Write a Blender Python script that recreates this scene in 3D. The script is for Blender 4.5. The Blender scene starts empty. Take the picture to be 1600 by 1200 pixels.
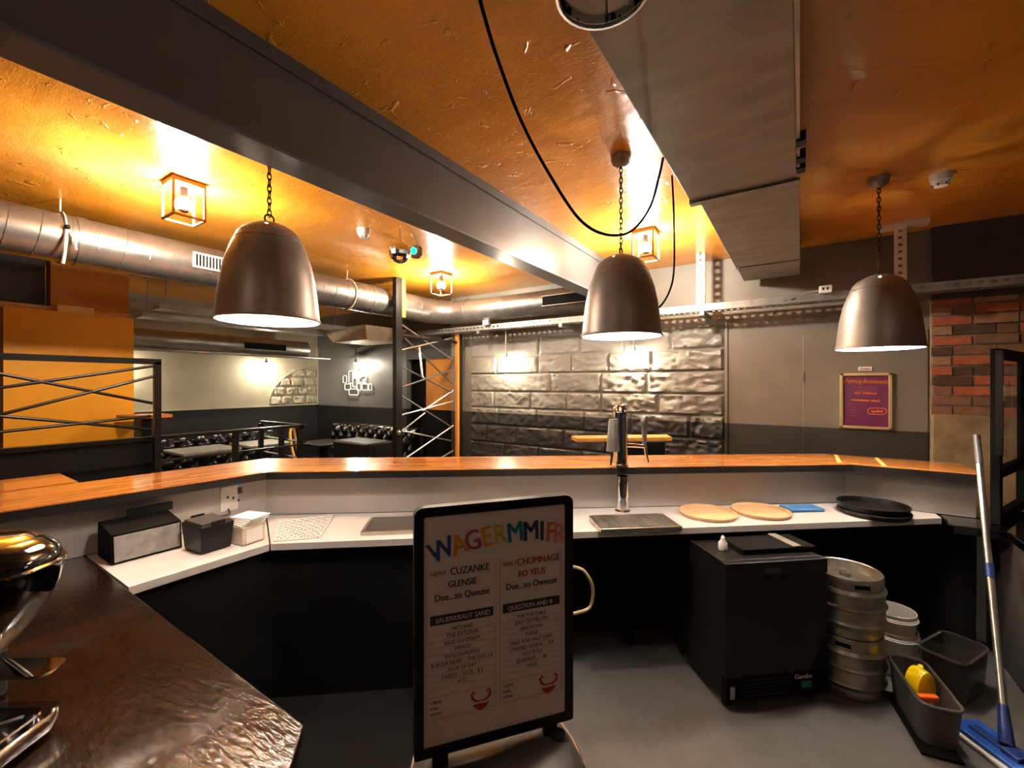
import bpy, math, random
from mathutils import Vector, Matrix, noise
R = math.radians
random.seed(7)
# ------------------------------------------------------------------ camera, world, exposure
F_PX, YAW, EYE = 677.0, R(33.6), 1.7
cam = bpy.data.cameras.new('camera'); cam.sensor_width = 36; cam.lens = F_PX / 1600 * 36
cam.clip_start = 0.02
co = bpy.data.objects.new('camera', cam); bpy.context.scene.collection.objects.link(co)
co.location = (0, 0, EYE); co.rotation_euler = (R(90), 0, YAW)
sc = bpy.context.scene; sc.camera = co
sc.view_settings.view_transform = 'Standard'; sc.view_settings.look = 'None'
sc.view_settings.gamma = 1; sc.view_settings.use_curve_mapping = False
sc.view_settings.exposure = 1.28
w = bpy.data.worlds.new('world'); sc.world = w; w.use_nodes = True
w.node_tree.nodes['Background'].inputs[0].default_value = (0.9, 0.85, 0.8, 1)
w.node_tree.nodes['Background'].inputs[1].default_value = 0.02
E_FILL = 14  # emission of the added fill globes
E_CAGE, E_PEND, E_WALL = 830, 270, 140          # bulb emission strengths
COL = sc.collection
FW = (-math.sin(YAW), math.cos(YAW)); RT = (math.cos(YAW), math.sin(YAW))

def ray(px, py):
    u, v = (px - 800) / F_PX, (600 - py) / F_PX
    return Vector((FW[0] + RT[0] * u, FW[1] + RT[1] * u, v))
def at(px, py, z):                    # where the sight line meets the level z
    d = ray(px, py); t = (z - EYE) / d.z; return Vector((d.x * t, d.y * t, z))
def atx(px, py, x):                   # ... the plane X = x
    d = ray(px, py); t = x / d.x; return Vector((x, d.y * t, EYE + d.z * t))
def aty(px, py, y):
    d = ray(px, py); t = y / d.y; return Vector((d.x * t, y, EYE + d.z * t))
def atd(px, py, zc):                  # ... at depth zc
    d = ray(px, py); return Vector((d.x * zc, d.y * zc, EYE + d.z * zc))

# ------------------------------------------------------------------ materials
def lin(c): return tuple(((x / 255) / 12.92 if x / 255 <= .04045 else ((x / 255 + .055) / 1.055) ** 2.4) for x in c)
def mat(name, col, rough=.5, metal=0, var=.15, vscale=6, bump=0, bscale=30, coat=0, trans=0, emit=None, estr=0, alpha=1, col2=None, stretch=None, ior=1.45, detail=4, spec=.5):
    m = bpy.data.materials.new(name); m.use_nodes = True
    nt = m.node_tree; b = nt.nodes['Principled BSDF']; L = nt.links
    c = lin(col)
    b.inputs['Roughness'].default_value = rough; b.inputs['Metallic'].default_value = metal
    b.inputs['Coat Weight'].default_value = coat; b.inputs['Transmission Weight'].default_value = trans
    b.inputs['IOR'].default_value = ior; b.inputs['Alpha'].default_value = alpha
    b.inputs['Specular IOR Level'].default_value = spec
    if coat: b.inputs['Coat Roughness'].default_value = .08
    tc = nt.nodes.new('ShaderNodeTexCoord'); mp = nt.nodes.new('ShaderNodeMapping')
    L.new(tc.outputs['Object'], mp.inputs[0])
    if stretch: mp.inputs['Scale'].default_value = stretch
    if var > 0 or col2:
        n = nt.nodes.new('ShaderNodeTexNoise'); n.inputs['Scale'].default_value = vscale; n.inputs['Detail'].default_value = detail
        L.new(mp.outputs[0], n.inputs['Vector'])
        r = nt.nodes.new('ShaderNodeValToRGB'); r.color_ramp.elements[0].position = .3; r.color_ramp.elements[1].position = .7
        a = c if not col2 else c
        d2 = lin(col2) if col2 else tuple(min(1, x * (1 + var)) for x in c)
        d1 = c if col2 else tuple(x * (1 - var) for x in c)
        r.color_ramp.elements[0].color = (*d1, 1); r.color_ramp.elements[1].color = (*d2, 1)
        L.new(n.outputs['Fac'], r.inputs[0]); L.new(r.outputs[0], b.inputs['Base Color'])
    else: b.inputs['Base Color'].default_value = (*c, 1)
    if bump:
        n2 = nt.nodes.new('ShaderNodeTexNoise'); n2.inputs['Scale'].default_value = bscale; n2.inputs['Detail'].default_value = 5
        L.new(mp.outputs[0], n2.inputs['Vector'])
        bp = nt.nodes.new('ShaderNodeBump'); bp.inputs['Strength'].default_value = bump; bp.inputs['Distance'].default_value = .01
        L.new(n2.outputs['Fac'], bp.inputs['Height']); L.new(bp.outputs[0], b.inputs['Normal'])
    if emit: b.inputs['Emission Color'].default_value = (*lin(emit), 1); b.inputs['Emission Strength'].default_value = estr
    return m
def wall_paint(name, top, low, zline, bump=.35, bscale=14, rough=.5):
    m = mat(name, top, rough, var=.12, vscale=2.5, bump=bump, bscale=bscale)
    nt = m.node_tree; L = nt.links; b = nt.nodes['Principled BSDF']
    src = b.inputs['Base Color'].links[0].from_socket
    g = nt.nodes.new('ShaderNodeNewGeometry'); s = nt.nodes.new('ShaderNodeSeparateXYZ'); L.new(g.outputs['Position'], s.inputs[0])
    gt = nt.nodes.new('ShaderNodeMath'); gt.operation = 'LESS_THAN'; gt.inputs[1].default_value = zline; L.new(s.outputs['Z'], gt.inputs[0])
    mx = nt.nodes.new('ShaderNodeMix'); mx.data_type = 'RGBA'
    L.new(gt.outputs[0], mx.inputs[0]); L.new(src, mx.inputs[6]); mx.inputs[7].default_value = (*lin(low), 1)
    L.new(mx.outputs[2], b.inputs['Base Color'])
    return m
def stave_wood(name, rot, dark, light, rough=.2):
    m = mat(name, dark, rough, var=0, coat=.6)
    nt = m.node_tree; L = nt.links; b = nt.nodes['Principled BSDF']
    tc = nt.nodes.new('ShaderNodeTexCoord'); mp = nt.nodes.new('ShaderNodeMapping'); mp.inputs['Rotation'].default_value = (0, 0, -rot)
    L.new(tc.outputs['Object'], mp.inputs[0])
    br = nt.nodes.new('ShaderNodeTexBrick'); br.inputs['Scale'].default_value = 1; br.inputs['Brick Width'].default_value = .45
    br.inputs['Row Height'].default_value = .042; br.inputs['Mortar Size'].default_value = .0008; br.offset = .37
    br.inputs['Color1'].default_value = (*lin(dark), 1); br.inputs['Color2'].default_value = (*lin(light), 1); br.inputs['Mortar'].default_value = (*lin((70, 32, 12)), 1)
    L.new(mp.outputs[0], br.inputs['Vector'])
    mp2 = nt.nodes.new('ShaderNodeMapping'); mp2.inputs['Scale'].default_value = (3, 45, 3); L.new(mp.outputs[0], mp2.inputs[0])
    n = nt.nodes.new('ShaderNodeTexNoise'); n.inputs['Scale'].default_value = 1.5; n.inputs['Detail'].default_value = 5; L.new(mp2.outputs[0], n.inputs['Vector'])
    mx = nt.nodes.new('ShaderNodeMix'); mx.data_type = 'RGBA'; mx.blend_type = 'MULTIPLY'; mx.inputs[0].default_value = .55
    rp = nt.nodes.new('ShaderNodeValToRGB'); rp.color_ramp.elements[0].position = .35; rp.color_ramp.elements[1].position = .65
    rp.color_ramp.elements[0].color = (.4, .3, .25, 1); rp.color_ramp.elements[1].color = (1, 1, 1, 1); L.new(n.outputs['Fac'], rp.inputs[0])
    L.new(br.outputs['Color'], mx.inputs[6]); L.new(rp.outputs[0], mx.inputs[7]); L.new(mx.outputs[2], b.inputs['Base Color'])
    return m
M = {}
M['ceiling'] = mat('orange_gloss_paint', (226, 152, 46), .25, var=.14, vscale=1.5, bump=.45, bscale=7, coat=.2, stretch=(1, 1.6, 1))
def second_bump(m, kind, scale, strength, dist=.01, stretch=(1, 1, 1)):
    nt = m.node_tree; L = nt.links; b = nt.nodes['Principled BSDF']
    tc = nt.nodes.new('ShaderNodeTexCoord'); mp = nt.nodes.new('ShaderNodeMapping'); mp.inputs['Scale'].default_value = stretch; L.new(tc.outputs['Object'], mp.inputs[0])
    n = nt.nodes.new('ShaderNodeTexNoise'); n.inputs['Scale'].default_value = scale; n.inputs['Detail'].default_value = 3; n.inputs['Distortion'].default_value = 1.2
    L.new(mp.outputs[0], n.inputs['Vector']); out = n.outputs['Fac']
    if kind == 'chips':
        r = nt.nodes.new('ShaderNodeValToRGB'); r.color_ramp.elements[0].position = .64; r.color_ramp.elements[1].position = .72; L.new(out, r.inputs[0]); out = r.outputs[0]
    bp = nt.nodes.new('ShaderNodeBump'); bp.inputs['Strength'].default_value = strength; bp.inputs['Distance'].default_value = dist
    L.new(out, bp.inputs['Height'])
    if b.inputs['Normal'].links: L.new(b.inputs['Normal'].links[0].from_socket, bp.inputs['Normal'])
    L.new(bp.outputs[0], b.inputs['Normal'])
second_bump(M['ceiling'], 'chips', 9, .5, .01)
second_bump(M['ceiling'], 'fine', 45, .18, .01, (1, 3, 1))
M['stone'] = wall_paint('painted_stone', (116, 112, 104), (48, 47, 46), 1.325, .5, 18, .38)
M['wall'] = wall_paint('painted_plaster', (118, 112, 100), (46, 45, 42), 1.325, .3, 14, .5)
M['greywall'] = wall_paint('slate_plaster', (84, 84, 83), (18, 18, 17), 1.325, .2, 10, .4)
M['concrete'] = wall_paint('concrete_wall', (150, 142, 122), (16, 15, 14), 1.325, .25, 8, .55)
M['darkwall'] = mat('charcoal_plaster', (62, 60, 58), .6, var=.1, bump=.2, bscale=12)
M['beam'] = mat('beam_paint', (84, 82, 82), .33, var=.08, bump=.06, bscale=25)
M['beamb'] = mat('beam_steel_paint', (98, 104, 112), .3, var=.08, bump=.05, bscale=20)
M['floor'] = mat('grey_floor', (76, 74, 70), .55, var=.16, vscale=9, bump=.12, bscale=60)
M['galv'] = mat('galvanised_sheet', (150, 148, 142), .42, .75, var=.2, vscale=5, bump=.05, bscale=40, stretch=(2, 1, 1))
M['sheet'] = mat('grey_duct_sheet', (142, 138, 128), .45, .35, var=.18, vscale=4, bump=.05, bscale=30, stretch=(1, 3, 1))
M['duct'] = mat('spiral_duct_steel', (150, 147, 142), .33, .85, var=.15, vscale=9, bump=.05, bscale=30)
M['steel'] = mat('brushed_steel', (185, 182, 176), .3, .95, var=.1, vscale=20)
M['keg'] = mat('keg_steel', (165, 160, 150), .36, .9, var=.25, vscale=14, bump=.05, bscale=40)
M['chrome'] = mat('chrome', (225, 225, 225), .06, 1, var=0)
M['lamp'] = mat('pewter_lamp', (150, 140, 130), .42, .55, var=.2, vscale=6, bump=.05, bscale=40)
M['lampin'] = mat('white_enamel', (245, 240, 232), .4, var=0)
M['black'] = mat('black_paint', (17, 16, 15), .42, var=.2, spec=.3)
M['matblack'] = mat('matt_black_board', (9, 9, 8), .75, var=.2, spec=.12)
M['edge'] = mat('black_edge', (30, 27, 25), .4, var=.15)
M['blkmetal'] = mat('black_steel', (30, 28, 26), .35, .5, var=.15)
M['gloss'] = mat('gloss_black', (8, 8, 8), .05, 0, var=0, coat=1)
M['leather'] = mat('black_leather', (14, 13, 12), .25, var=.2, vscale=40, bump=.1, bscale=120)
M['white'] = mat('white_laminate', (204, 197, 190), .4, var=.05, vscale=8)
M['panel'] = mat('white_panel', (176, 169, 162), .5, var=.05, vscale=3)
M['plastic'] = mat('white_plastic', (225, 220, 212), .4, var=.03)
M['cream'] = mat('cream_card', (222, 204, 180), .6, var=.1, vscale=12)
M['paper'] = mat('paper', (240, 232, 222), .7, var=.03)
M['dkwood'] = mat('dark_varnish', (27, 14, 7), .09, var=.3, vscale=5, bump=.3, bscale=26, coat=.7, stretch=(1, 4, 1))
second_bump(M['dkwood'], 'fine', 6, .16, .02, (1, 3, 1))
second_bump(M['dkwood'], 'chips', 30, .1, .004)
M['yellow'] = mat('yellow_board', (243, 163, 12), .5, var=.06, vscale=3, bump=.08, bscale=10)
M['ochre'] = mat('ochre_board', (190, 118, 12), .5, var=.12, vscale=3, bump=.1, bscale=8)
M['osb'] = mat('osb_board', (186, 120, 50), .6, var=0, vscale=25, col2=(232, 180, 100), bump=.4, bscale=25, stretch=(1, .5, 1.5))
M['pine'] = mat('pale_pine', (236, 190, 100), .6, var=.08, vscale=12)
M['orangewood'] = mat('orange_wood', (200, 120, 40), .5, var=.15, stretch=(6, 6, 1))
M['tablewood'] = mat('table_wood', (214, 150, 76), .35, var=.15, vscale=6, stretch=(1, 6, 1))
M['cork'] = mat('cork_wood', (214, 176, 128), .55, var=.12, vscale=14, stretch=(1, 5, 1))
M['mortar'] = mat('mortar', (150, 134, 112), .9, var=.15, vscale=20, bump=.5, bscale=60)
M['render'] = mat('brown_render', (140, 116, 82), .85, var=.3, vscale=8, bump=.5, bscale=25)
BR = [mat('brick_red', (164, 88, 56), .85, var=.25, vscale=14, bump=.4, bscale=40), mat('brick_brown', (122, 84, 58), .85, var=.25, vscale=14, bump=.4, bscale=40),
      mat('brick_buff', (156, 116, 82), .85, var=.25, vscale=14, bump=.4, bscale=40), mat('brick_dark', (84, 60, 44), .85, var=.25, vscale=14, bump=.4, bscale=40)]
M['glass'] = mat('clear_glass', (255, 255, 255), .02, trans=1, var=0, ior=1.1)
M['tub'] = mat('smoky_plastic', (120, 116, 108), .15, trans=.8, var=0, ior=1.2)
M['greytub'] = mat('grey_plastic', (66, 63, 60), .4, var=.1)
M['bucket'] = mat('white_bucket', (215, 210, 200), .35, var=.03)
M['yplastic'] = mat('yellow_plastic', (248, 208, 8), .3, var=0)
M['oplastic'] = mat('orange_plastic', (240, 96, 20), .35, var=0)
M['blue'] = mat('blue_plastic', (28, 72, 150), .35, var=.08)
M['navy'] = mat('navy_plastic', (24, 44, 98), .35, var=.05)
M['bluecloth'] = mat('blue_cloth', (60, 110, 160), .7, var=.2, vscale=30)
M['poster'] = mat('purple_poster', (104, 42, 82), .35, var=.06)
M['gold'] = mat('brass_frame', (220, 196, 140), .3, .6, var=.08)
M['pink'] = mat('pink_ink', (176, 90, 120), .6, var=0)
M['orangeink'] = mat('orange_ink', (248, 150, 40), .6, var=0)
M['board'] = mat('menu_paper', (214, 197, 188), .45, var=.03, vscale=4)
M['ink'] = mat('black_ink', (48, 42, 42), .7, var=0)
M['redink'] = mat('red_ink', (166, 44, 44), .7, var=0)
M['lineink'] = mat('faint_ink', (150, 122, 116), .7, var=0)
M['green'] = mat('green_sticker', (20, 120, 90), .4, var=0)
M['greenlens'] = mat('green_lens', (20, 190, 140), .2, var=0, emit=(20, 220, 160), estr=1.2)
M['bulb'] = mat('bulb_glow', (255, 255, 255), .4, var=0, emit=(255, 242, 224), estr=E_CAGE)
M['pbulb'] = mat('pendant_bulb_glow', (255, 255, 255), .4, var=0, emit=(255, 242, 232), estr=E_PEND)
M['wbulb'] = mat('spot_bulb_glow', (255, 255, 255), .4, var=0, emit=(255, 240, 214), estr=E_WALL * 10)
M['copper'] = mat('mirrored_crown', (220, 170, 140), .15, 1, var=0)
M['rust'] = mat('rusty_frame', (120, 70, 44), .5, .4, var=.2)
M['whitemetal'] = mat('white_metal', (225, 220, 212), .4, .1, var=.03)
M['rope'] = mat('white_rope', (206, 188, 168), .8, var=.1)
M['hose'] = mat('cream_hose', (190, 172, 130), .4, var=.05)

# ------------------------------------------------------------------ mesh builder
class MB:
    def __init__(s): s.v = []; s.f = []
    def add(s, vs, fs):
        o = len(s.v); s.v += [tuple(x) for x in vs]; s.f += [tuple(i + o for i in f) for f in fs]; return s
    def box(s, c, d, rz=0):
        vs = []
        for x in (-.5, .5):
            for y in (-.5, .5):
                for z in (-.5, .5):
                    X, Y = x * d[0], y * d[1]
                    vs.append((c[0] + X * math.cos(rz) - Y * math.sin(rz), c[1] + X * math.sin(rz) + Y * math.cos(rz), c[2] + z * d[2]))
        return s.add(vs, [(0, 1, 3, 2), (4, 6, 7, 5), (0, 4, 5, 1), (2, 3, 7, 6), (0, 2, 6, 4), (1, 5, 7, 3)])
    def bb(s, a, b): return s.box([(a[i] + b[i]) / 2 for i in range(3)], [abs(b[i] - a[i]) for i in range(3)])
    def prism(s, poly, z0, z1):
        ar = sum(poly[i][0] * poly[(i + 1) % len(poly)][1] - poly[(i + 1) % len(poly)][0] * poly[i][1] for i in range(len(poly)))
        if ar < 0: poly = poly[::-1]
        n = len(poly); vs = [(p[0], p[1], z0) for p in poly] + [(p[0], p[1], z1) for p in poly]
        return s.add(vs, [tuple(range(n))[::-1], tuple(range(n, 2 * n))] + [(i, (i + 1) % n, n + (i + 1) % n, n + i) for i in range(n)])
    def tube(s, pts, r, seg=10, closed=False, cap=True):
        pts = [Vector(p) for p in pts]; n = len(pts); rings = []
        up = None
        for i, p in enumerate(pts):
            a = pts[(i - 1) % n] if (closed or i > 0) else p; b = pts[(i + 1) % n] if (closed or i < n - 1) else p
            t = (b - a).normalized()
            if up is None: up = Vector((0, 0, 1)) if abs(t.z) < .9 else Vector((1, 0, 0))
            x = t.cross(up)
            if x.length < 1e-4: x = t.orthogonal()
            x.normalize(); y = x.cross(t).normalized(); up = y
            rr = r[i] if isinstance(r, (list, tuple)) else r
            rings.append([p + x * (rr * math.cos(2 * math.pi * k / seg)) + y * (rr * math.sin(2 * math.pi * k / seg)) for k in range(seg)])
        vs = [v for g in rings for v in g]; fs = []
        for i in range(n if closed else n - 1):
            j = (i + 1) % n
            for k in range(seg): fs.append((i * seg + k, i * seg + (k + 1) % seg, j * seg + (k + 1) % seg, j * seg + k))
        if cap and not closed: fs += [tuple(range(seg))[::-1], tuple(range((n - 1) * seg, n * seg))]
        return s.add(vs, fs)
    def lathe(s, prof, c=(0, 0, 0), seg=32, skip=None):
        vs = []; fs = []
        for r, z in prof:
            for k in range(seg): a = 2 * math.pi * k / seg; vs.append((c[0] + r * math.cos(a), c[1] + r * math.sin(a), c[2] + z))
        for i in range(len(prof) - 1):
            for k in range(seg):
                if skip and skip(i, k): continue
                fs.append((i * seg + k, i * seg + (k + 1) % seg, (i + 1) * seg + (k + 1) % seg, (i + 1) * seg + k))
        return s.add(vs, fs)
    def sphere(s, c, r, seg=20, rings=12, a0=0, a1=180, sz=1):
        pr = [(max(1e-4, r * math.sin(R(a0 + (a1 - a0) * i / rings))), -sz * r * math.cos(R(a0 + (a1 - a0) * i / rings))) for i in range(rings + 1)]
        return s.lathe(pr, c, seg)
    def torus(s, c, R0, r, ax='z', seg=24, sg=8, sx=1):
        pts = []
        for k in range(seg):
            a = 2 * math.pi * k / seg; p = (R0 * sx * math.cos(a), R0 * math.sin(a))
            pts.append({'z': (c[0] + p[0], c[1] + p[1], c[2]), 'x': (c[0], c[1] + p[0], c[2] + p[1]), 'y': (c[0] + p[0], c[1], c[2] + p[1])}[ax])
        return s.tube(pts, r, sg, closed=True)
    def loft(s, rings):
        n = len(rings[0]); vs = [p for g in rings for p in g]
        fs = [(i * n + k, i * n + (k + 1) % n, (i + 1) * n + (k + 1) % n, (i + 1) * n + k) for i in range(len(rings) - 1) for k in range(n)]
        fs += [tuple(range(n))[::-1], tuple(range((len(rings) - 1) * n, len(rings) * n))]
        return s.add(vs, fs)
    def mesh(s, name):
        me = bpy.data.meshes.new(name); me.from_pydata(s.v, [], s.f); me.update(); return me
    def build(s, name, m, parent=None, smooth=False, bevel=0, solid=0, world=False):
        if world and parent is not None:
            l = parent.location; s.v = [(a - l[0], b - l[1], c - l[2]) for a, b, c in s.v]
        return obj(name, s.mesh(name), m, parent, smooth, bevel, solid)
def obj(name, me, m, parent=None, smooth=False, bevel=0, solid=0):
    me.materials.clear(); me.materials.append(M[m] if isinstance(m, str) else m)
    o = bpy.data.objects.new(name, me); COL.objects.link(o)
    if parent is not None: o.parent = parent
    if smooth:
        for p in me.polygons: p.use_smooth = True
        try: me.set_sharp_from_angle(angle=R(40))
        except Exception: pass
    if solid:
        md = o.modifiers.new('solid', 'SOLIDIFY'); md.thickness = solid; md.offset = 0
    if bevel:
        md = o.modifiers.new('bevel', 'BEVEL'); md.width = bevel; md.segments = 2; md.limit_method = 'ANGLE'
    return o
def tag(o, label, cat, group=None):
    o['label'] = label; o['category'] = cat
    if group: o['group'] = group
    return o
def thing(name, label, cat, loc=(0, 0, 0), rz=0, group=None):
    o = bpy.data.objects.new(name, None); COL.objects.link(o); o.location = loc; o.rotation_euler = (0, 0, rz)
    o.empty_display_size = .1
    return tag(o, label, cat, group)
def struct(o, label=None):
    o['kind'] = 'structure'
    if label: o['label'] = label
    return o
def copy_tree(o, parent=None):
    c = o.copy(); COL.objects.link(c); c.parent = parent
    for ch in o.children: copy_tree(ch, c)
    return c
def text_mesh(body, size, align='LEFT', extrude=0.0006, spacing=1.0):
    cu = bpy.data.curves.new('lettering', 'FONT'); cu.body = body; cu.size = size; cu.align_x = align; cu.extrude = extrude; cu.space_character = spacing
    cu.resolution_u = 2
    t = bpy.data.objects.new('lettering', cu); COL.objects.link(t)
    bpy.context.view_layer.update()
    me = bpy.data.meshes.new_from_object(t.evaluated_get(bpy.context.evaluated_depsgraph_get()))
    bpy.data.objects.remove(t); bpy.data.curves.remove(cu)
    return me
def text_into(mb, body, size, x, z, y=0, rot=0, align='LEFT', sx=1.0, bold=0):
    """text standing in the local XZ plane, reading along +X, facing -Y"""
    me = text_mesh(body, size, align)
    c, s_ = math.cos(rot), math.sin(rot)
    for dx in ((0,) if not bold else (0, bold)):
        mb.add([(x + dx + (v.co.x * sx) * c - v.co.y * s_, y - v.co.z, z + (v.co.x * sx) * s_ + v.co.y * c) for v in me.vertices], [tuple(p.vertices) for p in me.polygons])
    bpy.data.meshes.remove(me)
def perforated(mb, x0, x1, y, z0, z1, pitch=.06, slot=.03, axis='y'):
    """strip with a row of slots, standing (axis y) in the XZ plane or (axis x) running up Z in XZ"""
    n = max(1, int((x1 - x0) / pitch)); p = (x1 - x0) / n; h = (z1 - z0)
    a, b = z0 + h * .33, z0 + h * .67
    for i in range(n):
        s0 = x0 + i * p; s1 = s0 + p - slot; s2 = s0 + p
        qs = [(s0, s1, z0, z1), (s1, s2, z0, a), (s1, s2, b, z1)]
        for (u0, u1, w0, w1) in qs:
            if axis == 'y': mb.add([(u0, y, w0), (u1, y, w0), (u1, y, w1), (u0, y, w1)], [(0, 1, 2, 3)])
            elif axis == 'flat': mb.add([(u0, w0, y), (u1, w0, y), (u1, w1, y), (u0, w1, y)], [(0, 1, 2, 3)])
            else: mb.add([(w0, y, u0), (w1, y, u0), (w1, y, u1), (w0, y, u1)], [(0, 1, 2, 3)])

# ------------------------------------------------------------------ the room
CH, WY, LX, RX, BY = 2.9, 4.6, -7.3, 2.5, -3.0
struct(MB().bb((LX - .2, BY - .2, -.1), (RX + .2, WY + .2, 0)).build('floor', 'floor'), 'grey concrete floor behind the bar')
struct(MB().bb((LX - .2, BY - .2, CH), (RX + .2, WY + .2, CH + .1)).build('ceiling', 'ceiling'), 'glossy orange painted ceiling')
wall_back = struct(MB().bb((-4.08, WY, 0), (RX + .2, WY + .2, CH)).build('wall_back', 'wall'), 'taupe painted back wall with charcoal lower band')
struct(MB().bb((LX - .2, WY, 0), (-4.98, WY + .2, CH)).build('wall_alcove', 'greywall'), 'slate grey wall above the leather bench')
lintel = struct(MB().bb((-4.98, WY, 2.07), (-4.08, WY + .2, CH)).build('wall_lintel', 'darkwall'), 'dark wall above the doorway')
wall_left = struct(MB().bb((LX - .2, BY - .2, 0), (LX, WY, CH)).build('wall_left', 'concrete'), 'pale concrete wall with black lower band')
struct(MB().bb((RX, BY - .2, 0), (RX + .2, WY, CH)).build('wall_right', 'darkwall'), 'charcoal wall to the right of the bar')
struct(MB().bb((LX, BY - .2, 0), (RX, BY, CH)).build('wall_front', 'darkwall'), 'charcoal wall on the service side')
d = struct(MB().bb((-4.98, WY + .1, 0), (-4.6, WY + .16, 2.07)).build('door_1', 'matblack'), 'black door in the doorway beyond the lattice')
struct(MB().bb((-4.6, WY + .03, 1.325), (-4.08, WY + .1, 2.07)).build('trim_1', 'ochre'), 'ochre board beside the black door')
struct(MB().bb((-4.6, WY + .03, 0), (-4.08, WY + .1, 1.325)).build('trim_2', 'matblack'), 'black board below the ochre board')
struct(MB().bb((LX, WY - .02, 1.315), (-4.98, WY, 1.34)).build('trim_3', 'darkwall'), 'thin dado ledge on the slate wall')
struct(MB().bb((LX, BY, 1.315), (LX + .02, WY, 1.34)).build('trim_4', 'concrete'), 'thin dado ledge on the concrete wall')
struct(MB().bb((LX, WY - .03, 1.325), (LX + .03, WY, 2.35)).build('trim_5', 'concrete'), 'pale corner strip between concrete and slate walls')

# rock-faced blocks on the back wall
def rock(mb, x0, x1, z0, z1, y, amp, seed, nx=26, nz=13):
    vs = []; fs = []
    for j in range(nz + 1):
        for i in range(nx + 1):
            a, b = i / nx, j / nz
            e = min(1, min(a, 1 - a) * (x1 - x0) / .012, min(b, 1 - b) * (z1 - z0) / .012)
            x = x0 + (x1 - x0) * a; z = z0 + (z1 - z0) * b
            wx, wz = x + .05 * noise.noise(Vector((x * 7, z * 7, 5))), z + .04 * noise.noise(Vector((x * 7, z * 7, 9)))
            h = .35 + .35 * noise.noise(Vector((wx * 5 + seed, wz * 8, seed * 3.1))) + .6 * (1 - abs(noise.noise(Vector((wx * 11, wz * 15, seed))) * 2.2)) * .5 + .22 * noise.noise(Vector((wx * 27, wz * 33, seed)))
            vs.append((x, y - (.002 + e * (.006 + amp * max(0, h))), z))
    for j in range(nz):
        for i in range(nx):
            k = j * (nx + 1) + i; fs.append((k, k + 1, k + nx + 2, k + nx + 1))
    mb.add(vs, fs)
z = .72; row = 0
rnd = random.Random(3)
while z < 2.2:
    h = .222 + rnd.uniform(-.012, .012); x = -3.72 - (row % 2) * .22
    while x < -.6:
        wdt = rnd.uniform(.42, .66); x1 = min(x + wdt, -.6)
        if -.6 - x1 < .18: x1 = -.6
        a0 = max(x, -3.72)
        if x1 - a0 > .1:
            top_row = z > 1.95
            amp = (.05 if a0 > -2.0 else .024) * (.45 if top_row and a0 < -1.4 else 1)
            m = MB(); rock(m, a0 + .005, x1 - .005, z + .005, z + h - .005, WY, amp, row * 7.3 + x * 2)
            m.build('stone', 'stone', wall_back, smooth=True)
        x = x1 + .001 if x1 < -.6 else 0
    z += h; row += 1
# door-like flush panel lines on the plain wall, conduit at the end of the stone
m = MB(); m.bb((-.595, WY - .02, .75), (-.575, WY, 2.3)); m.build('conduit', 'wall', wall_back)
hatch = struct(MB().bb((.02, WY - .012, .7), (.83, WY, 2.13)).build('door_2', 'wall', bevel=.004), 'flush painted hatch door on the plain wall')
MB().bb((.012, WY - .02, 1.72), (.03, WY - .0, 1.80)).build('hinge', 'wall', hatch)
# brickwork at the right end
MB().bb((.84, WY - .02, .7), (RX, WY, 2.34)).build('mortar_bed', 'mortar', wall_back)
MB().bb((.845, WY - .045, .7), (1.45, WY - .02, 1.47)).build('render_patch', 'render', wall_back, bevel=.01)
MB().bb((.84, WY - .06, 2.34), (RX, WY, CH)).build('upper_plaster', 'darkwall', wall_back)
brick_me = {}
z, row = .78, 0
while z < 2.32:
    x = .85 - (row % 2) * .11
    while x < RX - .05:
        wdt = .215 if rnd.random() > .2 else .105
        a0 = max(x, .845); x1 = min(x + wdt, RX)
        if z < 1.46 and x1 > 1.45 and a0 < 1.45: a0 = 1.455
        if x1 - a0 > .04 and not (z < 1.46 and x1 <= 1.45):
            k = round(x1 - a0, 2)
            pick = rnd.choice((0, 0, 1, 1, 2, 3) if z > 1.5 else (0, 1, 2)); key = (k, pick)
            if key not in brick_me:
                brick_me[key] = MB().bb((0, 0, 0), (k, .035, .063)).mesh('brick')
                brick_me[key].materials.append(BR[pick])
            o = bpy.data.objects.new('brick', brick_me[key]); COL.objects.link(o); o.parent = wall_back
            o.location = (a0, WY - .03 - rnd.uniform(0, .012), z + rnd.uniform(-.002, .002)); o.rotation_euler.y = R(rnd.uniform(-.6, .6))
        x += wdt + .011
    z += .076; row += 1
# arched patch of bare stone on the concrete wall
rowz = 1.345
for r_ in range(4):
    h = .155; zm = rowz + h / 2 - 1.325
    ya = WY - .86 * math.sqrt(max(0, 1 - (zm / .68) ** 2)); y = ya
    while y < WY - .04:
        y1 = min(WY - .02, y + rnd.uniform(.16, .26))
        t = MB(); rock(t, y + .006, y1 - .006, rowz + .006, rowz + h - .006, 0, .045, r_ * 3 + y, 8, 6)
        t.v = [(LX - b_, a_, c_) for a_, b_, c_ in t.v]; t.build('stone', 'concrete', wall_left, smooth=True)
        y = y1
    rowz += h
MB().tube([(LX + .012, WY - .88 * math.cos(R(a)), 1.33 + .68 * math.sin(R(a))) for a in range(0, 91, 6)], .014, 6).build('arch_rib', 'concrete', wall_left, smooth=True)

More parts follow.
